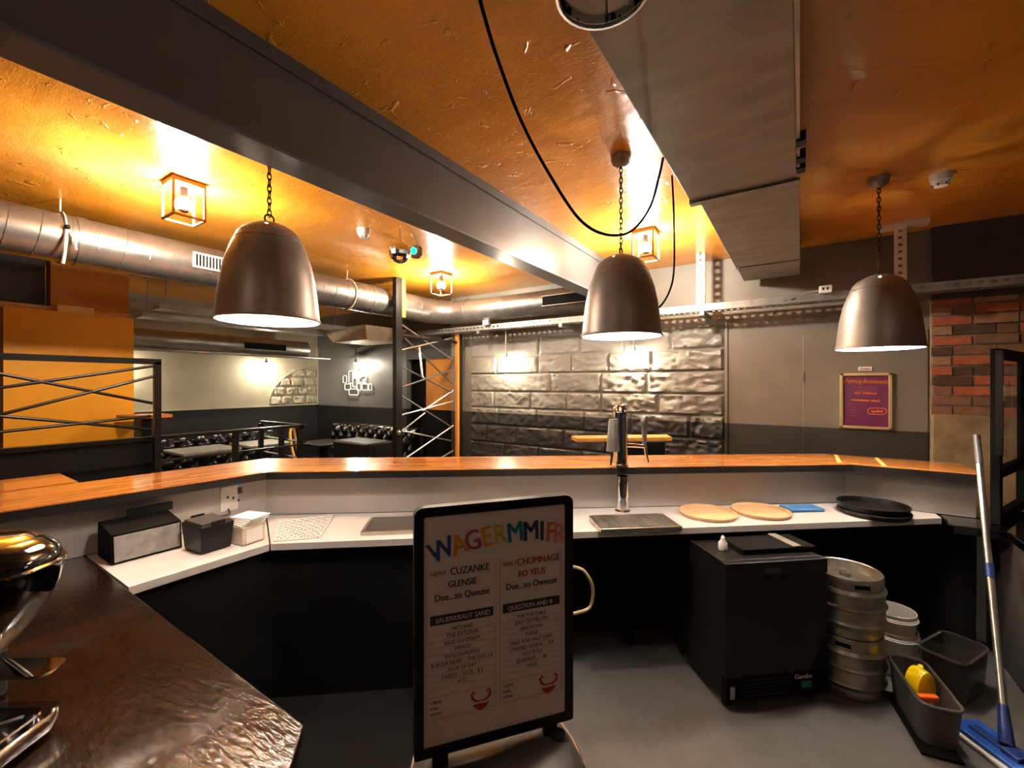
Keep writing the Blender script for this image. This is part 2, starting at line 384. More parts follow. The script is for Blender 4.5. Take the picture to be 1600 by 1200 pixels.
# ceiling beam
bx0, bx1 = -1.70, -1.566
beam = struct(MB().bb((bx0, BY, 2.545), (bx1, WY, CH)).build('ceiling_beam', 'beam', bevel=.004), 'long dark grey ceiling beam crossing the room')
MB().bb((bx0 - .004, BY, 2.537), (bx1 + .006, WY, 2.549)).build('soffit_plate', 'beamb', beam)
MB().bb((bx1, BY, 2.845), (bx1 + .012, WY, CH)).build('top_batten', 'beam', beam)
for y_ in (4.2, 4.28): MB().bb((bx1, y_, 2.549), (bx1 + .006, y_ + .02, 2.845)).build('web_strip', 'beam', beam)

# ------------------------------------------------------------------ bar
F = [(-2.95, -.9), (-2.79, 1.41), (.31, 3.79), (.93, 3.79)]
B = [(-3.44, -.9), (-3.29, 1.66), (.15, 4.21), (.93, 4.21)]
P = [(-3.05, -.9), (-2.89, 1.46), (.27, 3.91), (.93, 3.91)]
def off(pl, d): return [(pl[0][0] - d, pl[0][1]), (pl[1][0] - d * .93, pl[1][1] + d * .5), (pl[2][0] - d * .33, pl[2][1] + d), (pl[3][0], pl[3][1] + d)]
bt = thing('wooden_bar', 'long orange-brown stave wood bar top with black front edge', 'bar top', (-1, 2.5, 1.10))
edge = MB(); woods = []
seg_rot = [R(87), math.atan2(2.38, 3.10), 0]
for i in range(3):
    q = [F[i], F[i + 1], B[i + 1], B[i]]
    MB().prism(q, 1.10, 1.144).build('edge_board', 'edge', bt, world=True)
    M['bw%d' % i] = stave_wood('bar_staves_%d' % i, seg_rot[i], (212, 122, 54), (246, 170, 84))
    MB().prism(q, 1.144, 1.150).build('wood_surface', 'bw%d' % i, bt, world=True)
q = [(-3.385, .68), (-3.80, .68), (-3.86, -.9), (-3.44, -.9)]
MB().prism(q, 1.10, 1.144).build('edge_board', 'edge', bt, world=True)
MB().prism(q, 1.144, 1.150).build('wood_surface', 'bw0', bt, world=True)
for (a, b) in (((1312, 723), (1318, 710)), ((1381, 727), (1385, 714))):
    p0, p1 = at(*a, 1.15), at(*b, 1.15); dx = .012
    MB().prism([(p0.x - dx, 3.80), (p0.x + dx, 3.80), (p0.x + dx, 4.19), (p0.x - dx, 4.19)], 1.1498, 1.1512).build('pale_inlay', 'pine', bt, world=True)
bc = thing('bar_counter', 'black bar counter body with pale upstand above the worktop', 'bar counter', (-1, 2.6, 0))
for i in range(3):
    P2 = off(P, .03); P3 = off(P, .2)
    MB().prism([P[i], P[i + 1], P2[i + 1], P2[i]], .852, 1.099).build('upstand_panel', 'panel', bc, world=True)
    MB().prism([P[i], P[i + 1], P2[i + 1], P2[i]], 0.002, .809).build('under_panel', 'matblack', bc, world=True)
    MB().prism([P2[i], P2[i + 1], P3[i + 1], P3[i]], 0.002, 1.099).build('front_panel', 'black', bc, world=True)
wt = thing('worktop', 'white laminate worktop below the bar with bare pale edge', 'worktop', (-1.2, 2.3, .81))
MB().prism([(-2.34, .622), (-2.35, 1.205), (-2.886, 1.455), (-2.945, .622)], .812, .85).build('worktop_slab', 'white', wt, world=True, bevel=.002)
MB().prism([(-2.345, 1.21), (.75, 3.80), (.74, 3.905), (.27, 3.905), (-2.88, 1.462)], .812, .85).build('worktop_slab', 'white', wt, world=True, bevel=.002)
for (x, y) in ((-.9, 2.75), (.1, 3.55)):
    MB().box((x - .03, y + .03, .405), (.05, .05, .806), R(39)).build('leg', 'matblack', wt, world=True)
uc = thing('added_dark_cabinet', 'added matt black cabinet filling the dark under the left worktop', 'cabinet', (-2.0, 1.7, 0))  # unseen cabinet, added to fill the near-black area below the worktop
MB().prism([(-2.36, .64), (-2.37, 1.225), (-1.36, 2.07), (-1.68, 2.36), (-2.87, 1.44), (-2.92, .64)], 0.002, .808).build('body', 'matblack', uc, world=True)
tag(MB().prism([(-2.357, .60), (-2.366, 1.222), (-1.357, 2.066), (-.62, 1.5), (-1.02, .60)], 0.001, .012).build('added_dark_mat', 'matblack'), 'added black rubber mat keeping the floor dark behind menu board', 'floor mat')  # mat added so this stretch of floor stays black
dc = thing('dark_counter', 'dark varnished wooden counter carrying the coffee machine', 'counter', (-1.9, 0, 0))
MB().prism([(-2.94, .612), (-1.03, .612), (-.93, .52), (-.93, -.9), (-2.94, -.9)], .812, .852).build('counter_top', 'dkwood', dc, world=True, bevel=.003)
MB().prism([(-2.9, .57), (-1.1, .57), (-1.0, .48), (-1.0, -.85), (-2.9, -.85)], 0.002, .81).build('cabinet', 'matblack', dc, world=True)
rc = thing('side_counter', 'dark glossy side counter under the glazed casement', 'counter', (1.3, 2, 0))
MB().prism([(.77, 3.64), (1.0, 3.66), (1.0, .4), (1.75, .4), (1.75, 4.3), (.95, 4.3), (.95, 3.9), (.76, 3.9)], .80, .848).build('counter_top', 'gloss', rc, world=True, bevel=.004)
MB().bb((1.02, .42, .002), (1.73, 4.28, .798)).build('cabinet', 'darkwall', rc, world=True)

# glazed casement leaf
e = (.416, .909); L0 = (.985, 3.80); rz = math.atan2(e[1], e[0])
cs = thing('glazed_casement', 'black framed glazed casement standing open by brick wall', 'casement', (L0[0], L0[1], .85), rz)
MB().bb((-.005, -.022, 0), (.05, .022, 1.065)).build('stile', 'matblack', cs, bevel=.004)
MB().bb((.66, -.022, 0), (.715, .022, 1.065)).build('stile', 'matblack', cs, bevel=.004)
for z0, z1 in ((0, .06), (.28, .34), (1.0, 1.065)): MB().bb((.05, -.02, z0), (.66, .02, z1)).build('rail', 'matblack', cs)
MB().bb((.05, -.003, .34), (.66, .003, 1.0)).build('pane', 'glass', cs)
MB().bb((-.03, -.035, .42), (-.006, -.005, 1.05)).build('hinge_plate', 'blkmetal', cs)
MB().bb((-.024, -.04, .75), (-.014, -.035, .85)).build('latch', 'gold', cs)
MB().tube([(.63, -.04, .36), (.63, -.04, .98)], .006, 6).build('espagnolette', 'steel', cs)

# ------------------------------------------------------------------ ducts
dk = thing('round_duct', 'large galvanised spiral round duct with elbow under the ceiling', 'duct', (-4, 1, 2.647))
D1 = Vector((-4.0, 0, 2.647)); rr = .155
path = [(-4.0, y, 2.647) for y in (BY + .02, -1.5, 0, 1.5, 3, 3.85)]
for a in range(15, 91, 15): path.append((-4.0 + .45 * (1 - math.cos(R(a))), 3.85 + .45 * math.sin(R(a)), 2.647 - .0003 * a))
path += [(-3.0, 4.30, 2.62), (-2.4, 4.30, 2.62), (-1.72, 4.30, 2.62)]
MB().tube(path, [rr] * 8 + [.15] * 4 + [.14] * 3, 32).build('pipe', 'duct', dk, smooth=True, world=True)
hel = []
for i in range(int((3.8 + 2.9) / .135 * 16)):
    a = i * 2 * math.pi / 16; hel.append((-4.0 + (rr + .001) * math.cos(a), -2.9 + .135 * i / 16, 2.647 + (rr + .001) * math.sin(a)))
MB().tube(hel, .0035, 4).build('spiral_seam', 'duct', dk, world=True)
hel = []
for i in range(int((3.5 - 1.8) / .11 * 16)):
    a = i * 2 * math.pi / 16; hel.append((-3.5 + .11 * i / 16, 4.30 + .141 * math.cos(a), 2.62 + .141 * math.sin(a)))
MB().tube(hel, .003, 4).build('spiral_seam', 'duct', dk, world=True)
for y in (-.6, .78, 2.3, 3.1, 3.8):
    MB().tube([(-4, y, 2.647), (-4, y + .05, 2.647)], rr + .005, 32).build('coupling', 'duct', dk, smooth=True, world=True)
for a in (22, 45, 68):
    c = Vector((-4.0 + .45 * (1 - math.cos(R(a))), 3.85 + .45 * math.sin(R(a)), 2.635)); t = Vector((math.sin(R(a)), math.cos(R(a)), 0)) * .012
    MB().tube([c - t, c + t], .158, 32).build('elbow_seam', 'duct', dk, smooth=True, world=True)
MB().tube([(-3.55, 4.3, 2.63), (-3.5, 4.3, 2.63)], .156, 32).build('coupling', 'duct', dk, smooth=True, world=True)
g = MB().bb((-3.85, 1.40, 2.59), (-3.838, 1.76, 2.71)).build('vent_frame', 'whitemetal', dk, world=True, bevel=.003)
MB().bb((-3.838, 1.42, 2.607), (-3.834, 1.74, 2.693)).build('vent_dark', 'matblack', dk, world=True)
for i in range(14):
    MB().bb((-3.836, 1.43 + i * .0225, 2.607), (-3.826, 1.438 + i * .0225, 2.693)).build('vent_slat', 'whitemetal', dk, world=True)
MB().bb((-2.36, 4.155, 2.56), (-1.85, 4.17, 2.66)).build('side_grille', 'matblack', dk, world=True)
for z_ in (2.553, 2.66): MB().bb((-2.37, 4.15, z_), (-1.84, 4.17, z_ + .008)).build('grille_edge', 'duct', dk, world=True)
# rope hanger
for (y, lab) in ((.72, 'knotted white rope tie slung round the big duct near ochre column'), (2.86, 'white rope tie slung round the big duct near lattice post')):
    hg = thing('rope_tie', lab, 'rope tie', (-4, y, 2.5))
    MB().torus((-4, y, 2.65), .163, .006, 'y', 32, 6, 1).build('loop', 'rope', hg, smooth=True, world=True)
    MB().tube([(-4, y, 2.81), (-3.995, y, 2.9)], .005, 6).build('hanging_cord', 'rope', hg, world=True)
    if y < 1:
        MB().tube([(-3.835, y, 2.68), (-3.82, y - .01, 2.6), (-3.822, y - .012, 2.52), (-3.824, y - .02, 2.45)], .009, 6).build('tail', 'rope', hg, world=True, smooth=True)
        MB().tube([(-3.835, y, 2.68), (-3.82, y + .03, 2.62), (-3.822, y + .04, 2.55)], .007, 6).build('tail', 'rope', hg, world=True, smooth=True)
        MB().sphere((-3.828, y, 2.685), .016, 10, 6).build('knot', 'black', hg, world=True)
# rectangular duct
rd = thing('rectangular_duct', 'wide rectangular grey sheet metal duct running to back wall', 'duct', (-.25, 2, 2.62))
ZB = 2.62
for i, (y0, y1, x0, x1) in enumerate(((BY + .02, 2.32, -.46, -.012), (2.36, 3.86, -.425, .0), (3.88, 4.42, -.42, .0))):
    MB().bb((x0, y0, ZB + .004 * i), (x1, y1, CH - .002)).build('duct_section', 'sheet', rd, bevel=.003, world=True)
MB().bb((-.465, 2.315, ZB - .012), (.0, 2.36, CH - .002)).build('flange', 'galv', rd, world=True)
MB().bb((-.43, 3.858, ZB - .004), (.005, 3.882, CH - .002)).build('flange', 'galv', rd, world=True)
MB().bb((-.012, BY + .02, ZB - .002), (.0, 2.31, ZB + .03)).build('corner_angle', 'galv', rd, world=True)
for y in (1.95, 2.1, 2.2): MB().bb((-.012, y, ZB - .01), (.02, y + .05, ZB + .03)).build('clamp', 'blkmetal', rd, world=True)
# slim duct and pipes by the concrete wall
sd = thing('slim_duct', 'slim galvanised duct running along the concrete wall', 'duct', (-6.8, 2, 2.26))
MB().tube([(-6.75, BY + .1, 2.26), (-6.75, 4.05, 2.26)], .125, 24).build('pipe', 'duct', sd, smooth=True, world=True)
for y in (1.2, 1.9, 2.6, 3.3, 3.9): MB().tube([(-6.75, y, 2.26), (-6.75, y + .03, 2.26)], .129, 24).build('coupling', 'duct', sd, smooth=True, world=True)
MB().bb((-6.63, 3.05, 2.21), (-6.62, 3.65, 2.30)).build('side_grille', 'matblack', sd, world=True)
tag(MB().tube([(-6.55, BY + .1, 2.12), (-6.55, 4.35, 2.12)], .022, 10).build('long_pipe', 'steel', smooth=True), 'thin steel pipe running just under the slim duct', 'pipe')
for (x, z_, w_, lab) in ((-5.3, 2.44, .1, 'upper galvanised cable tray beside the round duct'), (-5.8, 2.40, .12, 'lower galvanised cable tray behind the round duct')):
    t = thing('cable_tray', lab, 'cable tray', (x, 1.5, z_))
    MB().bb((x - w_, 1.62, z_), (x + w_, 3.7, z_ + .004)).build('tray_bed', 'galv', t, world=True)
    for s_ in (-1, 1): MB().bb((x + s_ * w_ - .002, 1.62, z_), (x + s_ * w_ + .002, 3.7, z_ + .05)).build('tray_side', 'galv', t, world=True)
    for y_ in (1.7, 2.6, 3.6): MB().tube([(x, y_, z_), (x, y_, CH)], .006, 6).build('drop_rod', 'galv', t, world=True)
# ceiling cassette in the alcove
ac = thing('air_conditioner', 'beige ceiling air conditioner hanging over the alcove', 'air conditioner', (-5.35, 4.1, 2.3))
MB().loft([[(-5.85, 3.75, 2.5), (-4.85, 3.75, 2.5), (-4.85, 4.5, 2.5), (-5.85, 4.5, 2.5)], [(-5.72, 3.85, 2.31), (-4.95, 3.85, 2.31), (-4.95, 4.45, 2.31), (-5.72, 4.45, 2.31)]]).build('housing', 'cream', ac, world=True, bevel=.01)
MB().bb((-5.5, 3.83, 2.35), (-5.0, 3.86, 2.45)).build('intake', 'matblack', ac, world=True)
MB().tube([(-5.3, 4.2, 2.5), (-5.3, 4.2, CH)], .01, 6).build('drop_rod', 'galv', ac, world=True)

# cable tray on the back wall
ct = thing('wall_cable_tray', 'perforated galvanised cable tray along the back wall', 'cable tray', (-1, 4.35, 2.37))
m = MB(); perforated(m, -4.9, RX, 4.28, 2.372, 2.432); m.build('front_flange', 'galv', ct, world=True, solid=.003)
m = MB(); perforated(m, -4.9, RX, 2.372, 4.28, 4.42, .05, .025, 'flat'); m.build('tray_bed', 'galv', ct, world=True, solid=.003)
m = MB(); perforated(m, -4.9, RX, 4.42, 2.372, 2.432); m.build('rear_flange', 'galv', ct, world=True, solid=.003)
for x in (-4.3, -3.35, -2.2, -.75, .6, 1.7):
    MB().bb((x - .02, 4.27, 2.33), (x + .02, WY, 2.37)).build('bracket', 'galv', ct, world=True)
for x in (-.76, .62):
    h = MB(); perforated(h, 2.43, CH, 4.27, x - .035, x + .035, .05, .02, 'x'); h.build('strut', 'whitemetal', ct, world=True, solid=.004)
    MB().bb((x + .033, 4.272, 2.43), (x + .037, 4.31, CH)).build('strut_side', 'whitemetal', ct, world=True)
MB().bb((.5, 4.25, 2.86), (.78, 4.34, CH)).build('ceiling_plate', 'whitemetal', ct, world=True)
for (x, lab) in ((.17, 'small white socket box clipped on the wall tray by duct end'), (-3.2, 'small pale junction box on the wall tray near the lattice')):
    jb = thing('junction_box', lab, 'junction box', (x, 4.27, 2.43))
    MB().box((x, 4.25, 2.452), (.085, .05, .06)).build('case', 'plastic', jb, world=True, bevel=.006)
    for dx in (-.016, .012): MB().box((x + dx, 4.224, 2.455), (.014, .006, .02)).build('socket_hole', 'ink', jb, world=True)
tag(MB().tube([(.13, 4.27, 2.45), (.05, 4.3, 2.45), (-.05, 4.33, 2.41), (-.2, 4.35, 2.385)], .007, 6).build('grey_cable', 'sheet', smooth=True), 'short grey cable beside the white socket box', 'cable')

# ------------------------------------------------------------------ lights
def cage_light(x, y, lab):
    t = thing('cage_light', lab, 'ceiling light', (x, y, CH))
    s = .085
    MB().bb((-s, -s, -.03), (s, s, 0)).build('base_plate', 'rust', t, bevel=.003)
    fr = MB()
    for a in (-1, 1):
        for b in (-1, 1): fr.box((a * s * .93, b * s * .93, -.125), (.011, .011, .2))
        fr.box((a * s * .93, 0, -.22), (.011, 2 * s, .011)); fr.box((0, a * s * .93, -.22), (2 * s, .011, .011))
    fr.build('cage_frame', 'rust', t)
    MB().lathe([(.001, -.03), (.02, -.03), (.02, -.09), (.001, -.09)], seg=14).build('lamp_holder', 'blkmetal', t, smooth=True)
    bl = MB().sphere((0, 0, -.135), .046, 20, 12, 46, 180).build('bulb', 'bulb', t, smooth=True)
    MB().sphere((0, 0, -.135), .0465, 20, 6, 0, 46).build('mirrored_crown', 'copper', bl, smooth=True)
cage_light(-3.06, 1.07, 'square cage ceiling light glowing beside the beam near round duct')
cage_light(-3.24, 3.49, 'square cage ceiling light glowing near the duct elbow')
cage_light(-1.01, 3.42, 'square cage ceiling light glowing behind the middle pendant')

def globe(x, y, lab):  # ceiling globes added out of view to lift the brightness
    t = thing('fill_globe', lab, 'ceiling light', (x, y, CH))
    MB().lathe([(.001, -.04), (.06, -.04), (.07, -.02), (.07, 0)], seg=24).build('base_plate', 'blkmetal', t, smooth=True)
    MB().sphere((0, 0, -.13), .1, 24, 14).build('globe', 'globe', t, smooth=True)
M['globe'] = mat('fill_globe_glow', (255, 255, 255), .4, var=0, emit=(255, 238, 222), estr=E_FILL)
globe(-1.0, -1.7, 'added opal fill globe, out of view behind the service side')
globe(1.5, -.6, 'added opal fill globe, out of view over the side counter')
PROF = [(.205, 0), (.207, .006), (.203, .02), (.196, .09), (.186, .17), (.170, .25), (.150, .31), (.137, .34), (.133, .347), (.124, .372), (.105, .394), (.078, .412), (.048, .424), (.03, .428), (.001, .43)]
def pendant(x, y, zr, lab, canopy=True):
    t = thing('bell_pendant', lab, 'pendant lamp', (x, y, zr), 0, 'bell pendant lamps over the bar')
    holes = lambda i, k: i == 10 and k % 8 == 3
    sh = MB().lathe(PROF, seg=48, skip=holes).build('shade', 'lamp', t, smooth=True)
    MB().torus((0, 0, .345), .1345, .0025, 'z', 48, 6).build('seam', 'lamp', sh, smooth=True)
    MB().torus((0, 0, .002), .206, .004, 'z', 48, 6).build('rolled_rim', 'lamp', sh, smooth=True)
    MB().lathe([(r - .004 if r > .01 else r, z_ - (.003 if i > 1 else 0)) for i, (r, z_) in enumerate(PROF)], seg=48, skip=holes).build('enamel_lining', 'lampin', sh, smooth=True)
    MB().lathe([(.001, .40), (.022, .40), (.022, .30), (.001, .30)], seg=16).build('lamp_holder', 'blkmetal', t, smooth=True)
    MB().sphere((0, 0, .245), .05, 20, 12).build('bulb', 'pbulb', t, smooth=True)
    MB().torus((0, 0, .448), .02, .004, 'x', 16, 6).build('hanging_loop', 'blkmetal', t, smooth=True)
    top = CH - zr; n = int((top - .05 - .465) / .026); ch = MB()
    for i in range(n + 1):
        zz = .475 + i * (top - .05 - .475) / n; L_ = .019; W_ = .008; ln = []
        for k in range(12):
            a = 2 * math.pi * k / 12; px, pz = W_ * math.cos(a), L_ * math.sin(a)
            ln.append((px, 0, zz + pz) if i % 2 else (0, px, zz + pz))
        ch.tube(ln, .0028, 5, closed=True)
    ch.build('chain', 'blkmetal', t, smooth=True)
    if canopy:
        MB().lathe([(.001, top - .06), (.022, top - .058), (.045, top - .04), (.052, top - .015), (.052, top - .001)], seg=24).build('ceiling_cup', 'lamp', t, smooth=True)
    return t
pendant(-1.94, .995, 1.975, 'pewter bell pendant hanging on the far side of the beam')
pendant(-.784, 2.216, 1.95, 'pewter bell pendant hanging between the beam and the rectangular duct')
pendant(.383, 3.28, 1.905, 'pewter bell pendant hanging in front of the brick wall end')

def wall_spot(x, y, ztop, zt, lab, tilt=0):
    t = thing('wall_spot', lab, 'spotlight', (x, y, zt))
    MB().tube([(0, 0, .06), (0, 0, ztop - zt)], .007, 8).build('stem', 'steel', t, smooth=True)
    MB().lathe([(.001, .07), (.012, .068), (.018, .04), (.03, .012), (.03, 0)], seg=18).build('cup', 'steel', t, smooth=True)
    MB().sphere((0, 0, .002), .024, 14, 8).build('bulb', 'wbulb', t, smooth=True)
wall_spot(-3.05, 4.45, 2.37, 2.03, 'small steel spotlight shining on rough stone near the lattice')
wall_spot(-1.44, 4.45, 2.37, 2.03, 'small steel spotlight shining on rough stone behind middle pendant')
wall_spot(-6.0, 4.45, 2.32, 2.04, 'small steel spotlight above the wire wall emblem')
wall_spot(-7.15, 3.62, 2.15, 2.03, 'small steel spotlight shining on the concrete wall by the arch')
wall_spot(-7.15, 1.75, 2.15, 2.03, 'added small steel spotlight, unseen behind the yellow board, for brightness')  # extra spot added out of sight to brighten this side

# clear glass pendant just overhead
gp = thing('glass_pendant', 'clear glass bowl pendant hanging under the rectangular duct', 'pendant lamp', tuple(atd(942, 5, 1.02)))
cg = at(942, -6, 2.43); gp.location = (cg.x, cg.y, 2.43)
MB().lathe([(.085, .02), (.09, .06), (.085, .12), (.05, .15), (.02, .16)], seg=32).build('bowl', 'glass', gp, smooth=True, solid=.003)
MB().torus((0, 0, .012), .087, .005, 'z', 32, 6).build('bottom_ring', 'chrome', gp, smooth=True)
for k in range(4):
    a = k * math.pi / 2 + .3; MB().tube([(.087 * math.cos(a), .087 * math.sin(a), .012), (.087 * math.cos(a), .087 * math.sin(a), .12), (.02, 0, .17)], .003, 5).build('wire', 'chrome', gp)
MB().lathe([(.001, .03), (.025, .05), (.03, .08), (.018, .12), (.018, .17), (.001, .18)], seg=20).build('bulb', 'glass', gp, smooth=True)
MB().tube([(0, 0, .16), (0, 0, .178)], .012, 8).build('stem', 'steel', gp, smooth=True)

# smoke detectors, mirror ball, cables
def detector(px, py, lab):
    p = at(px, py, CH)
    t = thing('smoke_detector', lab, 'smoke detector', (p.x, p.y, CH))
    MB().lathe([(.001, -.07), (.03, -.07), (.037, -.055), (.04, -.045), (.046, -.042), (.05, -.02), (.052, 0)], seg=24).build('housing', 'plastic', t, smooth=True)
    m = MB()
    for k in range(6): a = k * math.pi / 3; m.box((.034 * math.cos(a), .034 * math.sin(a), -.064), (.008, .008, .008), a)
    m.build('vent_slots', 'ink', t)
detector(1470, 272, 'white smoke detector on the ceiling beside the brick end pendant')
detector(568, 358, 'white smoke detector on the ceiling near the mirror ball')
p = at(625, 358, CH)
mbp = thing('mirror_ball', 'small mirror ball hanging on the ceiling beside green lamp', 'mirror ball', (p.x, p.y, CH))
MB().tube([(0, 0, -.1), (0, 0, 0)], .006, 6).build('stem', 'steel', mbp)
MB().sphere((0, 0, -.18), .085, 16, 10).build('ball', 'chrome', mbp)
p = at(650, 372, CH)
gs = thing('green_lamp', 'small green party lamp beside the mirror ball', 'party lamp', (p.x, p.y, CH))
MB().tube([(0, 0, 0), (0, 0, -.06)], .008, 6).build('stem', 'steel', gs)
MB().lathe([(.001, -.16), (.035, -.16), (.05, -.14), (.05, -.08), (.02, -.06), (.001, -.06)], seg=18).build('case', 'tub', gs, smooth=True)
MB().sphere((.02, -.045, -.12), .028, 12, 8).build('lens', 'greenlens', gs, smooth=True)
def smooth_path(pts, n=6):
    out = []; pts = [Vector(p) for p in pts]
    for i in range(len(pts) - 1):
        p0 = pts[max(0, i - 1)]; p1 = pts[i]; p2 = pts[i + 1]; p3 = pts[min(len(pts) - 1, i + 2)]
        for k in range(n):
            t = k / n; out.append(.5 * ((2 * p1) + (p2 - p0) * t + (2 * p0 - 5 * p1 + 4 * p2 - p3) * t * t + (3 * p1 - p0 - 3 * p2 + p3) * t ** 3))
    return out + [pts[-1]]
cab = [(750, 0, 1.34), (775, 85, 1.45), (815, 190, 1.6), (860, 275, 1.75), (905, 342, 1.87), (945, 366, 1.95), (985, 362, 2.05), (1015, 325, 2.15), (1030, 275, 2.22), (1036, 247, 2.27)]
tag(MB().tube(smooth_path([atd(*c) for c in cab]), .0065, 8).build('hanging_cable', 'matblack', smooth=True), 'long black cable sagging from the ceiling beside the duct', 'cable')
cab = [(1050, 274, 2.47), (1053, 340, 2.48), (1053, 420, 2.48), (1046, 455, 2.48), (1030, 480, 2.47), (1005, 492, 2.47)]
tag(MB().tube(smooth_path([atd(*c) for c in cab]), .0055, 8).build('drop_cable', 'matblack', smooth=True), 'black cable dropping from the duct behind the middle pendant', 'cable')

# ------------------------------------------------------------------ seating side
XR = -4.4
pw = thing('yellow_partition', 'tall yellow painted board partition with ochre upper part', 'partition', (-5.7, 1.1, 0))
MB().bb((-5.75, .67, 0.002), (-5.6, 1.53, 2.36)).build('yellow_board', 'yellow', pw, world=True)
MB().bb((-6.0, .985, 2.36), (-5.82, 1.55, CH - .002)).build('upper_column', 'ochre', pw, world=True)
MB().bb((-6.0, .2, 2.30), (-5.76, 1.53, 2.42)).build('osb_strip', 'osb', pw, world=True)
MB().bb((-5.76, 1.0, 2.36), (-5.66, 1.25, 2.43)).build('pine_block', 'pine', pw, world=True, bevel=.004)
MB().bb((-6.1, -.6, 2.42), (-5.95, .97, CH - .002)).build('dark_panel', 'darkwall', pw, world=True)
rl = thing('cross_railing', 'black steel railing with crossing rods before the yellow partition', 'railing', (XR, .5, 0))
pz = 1.88
MB().bb((XR - .02, 1.33, 0.002), (XR + .02, 1.375, pz)).build('post', 'blkmetal', rl, world=True)
MB().bb((XR - .02, -.95, 0.002), (XR + .02, -.905, pz)).build('post', 'blkmetal', rl, world=True)
MB().bb((XR - .02, -.95, pz - .02), (XR + .02, 1.375, pz + .025)).build('top_rail', 'blkmetal', rl, world=True)
for a, b in (((0, 584), (238, 630)), ((0, 606), (240, 572)), ((0, 648), (240, 588)), ((0, 650), (236, 671)), ((0, 675), (236, 650))):
    p0, p1 = atx(*a, XR), atx(*b, XR); dr = p0 - p1; p0 = p1 + dr * 1.6
    MB().tube([p0, p1], .011, 8).build('rod', 'blkmetal', rl, world=True)
bs = thing('balustrade', 'black panelled balustrade with handrail around the seating area', 'balustrade', (XR, 1, 0))
MB().bb((XR - .12, -.9, 1.235), (XR - .045, 2.66, 1.265)).build('handrail', 'blkmetal', bs, world=True)
MB().bb((XR - .09, -.9, .003), (XR - .075, 1.36, 1.23)).build('panel', 'black', bs, world=True)
MB().bb((XR - .074, -.9, 1.045), (XR - .045, 2.64, 1.06)).build('mid_rail', 'blkmetal', bs, world=True)
MB().bb((-5.32, 2.62, 1.235), (XR, 2.66, 1.265)).build('handrail', 'blkmetal', bs, world=True)
for z_ in (1.08, .9, .72): MB().tube([(-5.3, 2.64, z_), (XR, 2.64, z_)], .01, 6).build('rail_rod', 'blkmetal', bs, world=True)
for (x, y) in ((XR - .08, 2.62), (-5.3, 2.62), (-4.85, 2.62), (XR - .08, 1.98)): MB().box((x, y, .62), (.045, .045, 1.23)).build('post', 'blkmetal', bs, world=True)
# lattice screen
ls = thing('lattice_screen', 'tall black posted screen of crossing steel rods', 'screen', (-3.8, 3.9, 0))
XL = -3.78
MB().bb((XL - .03, 3.31, 0.002), (XL + .03, 3.40, CH - .005)).build('post', 'blkmetal', ls, world=True, bevel=.003)
MB().bb((XL - .03, 4.40, 0.002), (XL + .03, 4.45, 2.36)).build('post', 'blkmetal', ls, world=True)
MB().bb((XL - .02, 4.36, 0.002), (XL + .02, 4.40, 2.36)).build('wood_batten', 'orangewood', ls, world=True)
MB().bb((XL - .015, 3.40, 2.46), (XL + .02, 3.46, CH - .005)).build('wood_block', 'orangewood', ls, world=True)
MB().tube([(XL, 3.36, 2.25), (XL, 4.42, 2.25)], .02, 6).build('cross_bar', 'blkmetal', ls, world=True)
for a, b in (((627, 507), (707, 562)), ((627, 547), (707, 528)), ((628, 524), (707, 600)), ((625, 572), (708, 613)), ((625, 606), (708, 577)), ((625, 617), (705, 667)),
             ((625, 649), (708, 627)), ((660, 642), (708, 610)), ((625, 676), (664, 645)), ((628, 673), (705, 689)), ((634, 716), (708, 665)), ((688, 716), (708, 704))):
    p0, p1 = atx(*a, XL), atx(*b, XL)
    MB().tube([p0, p1], .010, 6).build('rod', 'steel', ls, world=True, smooth=True)
MB().tube([atx(655, 542, XL + .02), atx(660, 590, XL + .02)], .012, 6).build('short_rod', 'steel', ls, world=True)
MB().sphere(tuple(atx(623, 676, XL + .035)), .03, 8, 5).build('rod_knot', 'steel', ls, world=True)
# tufted benches
def tufted(mb, x0, x1, z0, z1, depth, nx, nz, cell=.11):
    vs = []; fs = []
    for j in range(nz + 1):
        for i in range(nx + 1):
            a, b = i / nx, j / nz; x = x0 + (x1 - x0) * a; z_ = z0 + (z1 - z0) * b
            u, v_ = x / cell, (z_ - z0) / cell
            d_ = abs(math.sin(math.pi * (u + v_) / 2)) * abs(math.sin(math.pi * (u - v_) / 2))
            roll = math.sqrt(max(0, 1 - (max(0, b - .7) / .3) ** 2))
            vs.append((x, -(depth * .35 + depth * .65 * roll + .045 * math.sqrt(d_) * min(1, roll * 2)), z_))
    for j in range(nz):
        for i in range(nx):
            k = j * (nx + 1) + i; fs.append((k, k + 1, k + nx + 2, k + nx + 1))
    mb.add(vs, fs)
def bench(lab, loc, rz, length, top):
    t = thing('tufted_bench', lab, 'bench', loc, rz)
    m = MB(); tufted(m, 0, length, .5, top, .16, int(length * 55), 34); m.build('backrest', 'leather', t, smooth=True)
    MB().bb((0, -.06, 0.002), (length, 0, top - .01)).build('back_board', 'black', t)
    MB().bb((0, -.62, .4), (length, -.17, .55)).build('seat', 'leather', t, bevel=.03)
    MB().bb((0, -.58, .002), (length, -.06, .4)).build('plinth', 'black', t)
bench('black tufted leather bench along the slate alcove wall', (-6.55, WY - .03, 0), 0, 1.95, 1.06)
bench('black tufted leather bench along the concrete wall', (LX + .03, 1.2, 0), R(90), 2.5, .98)
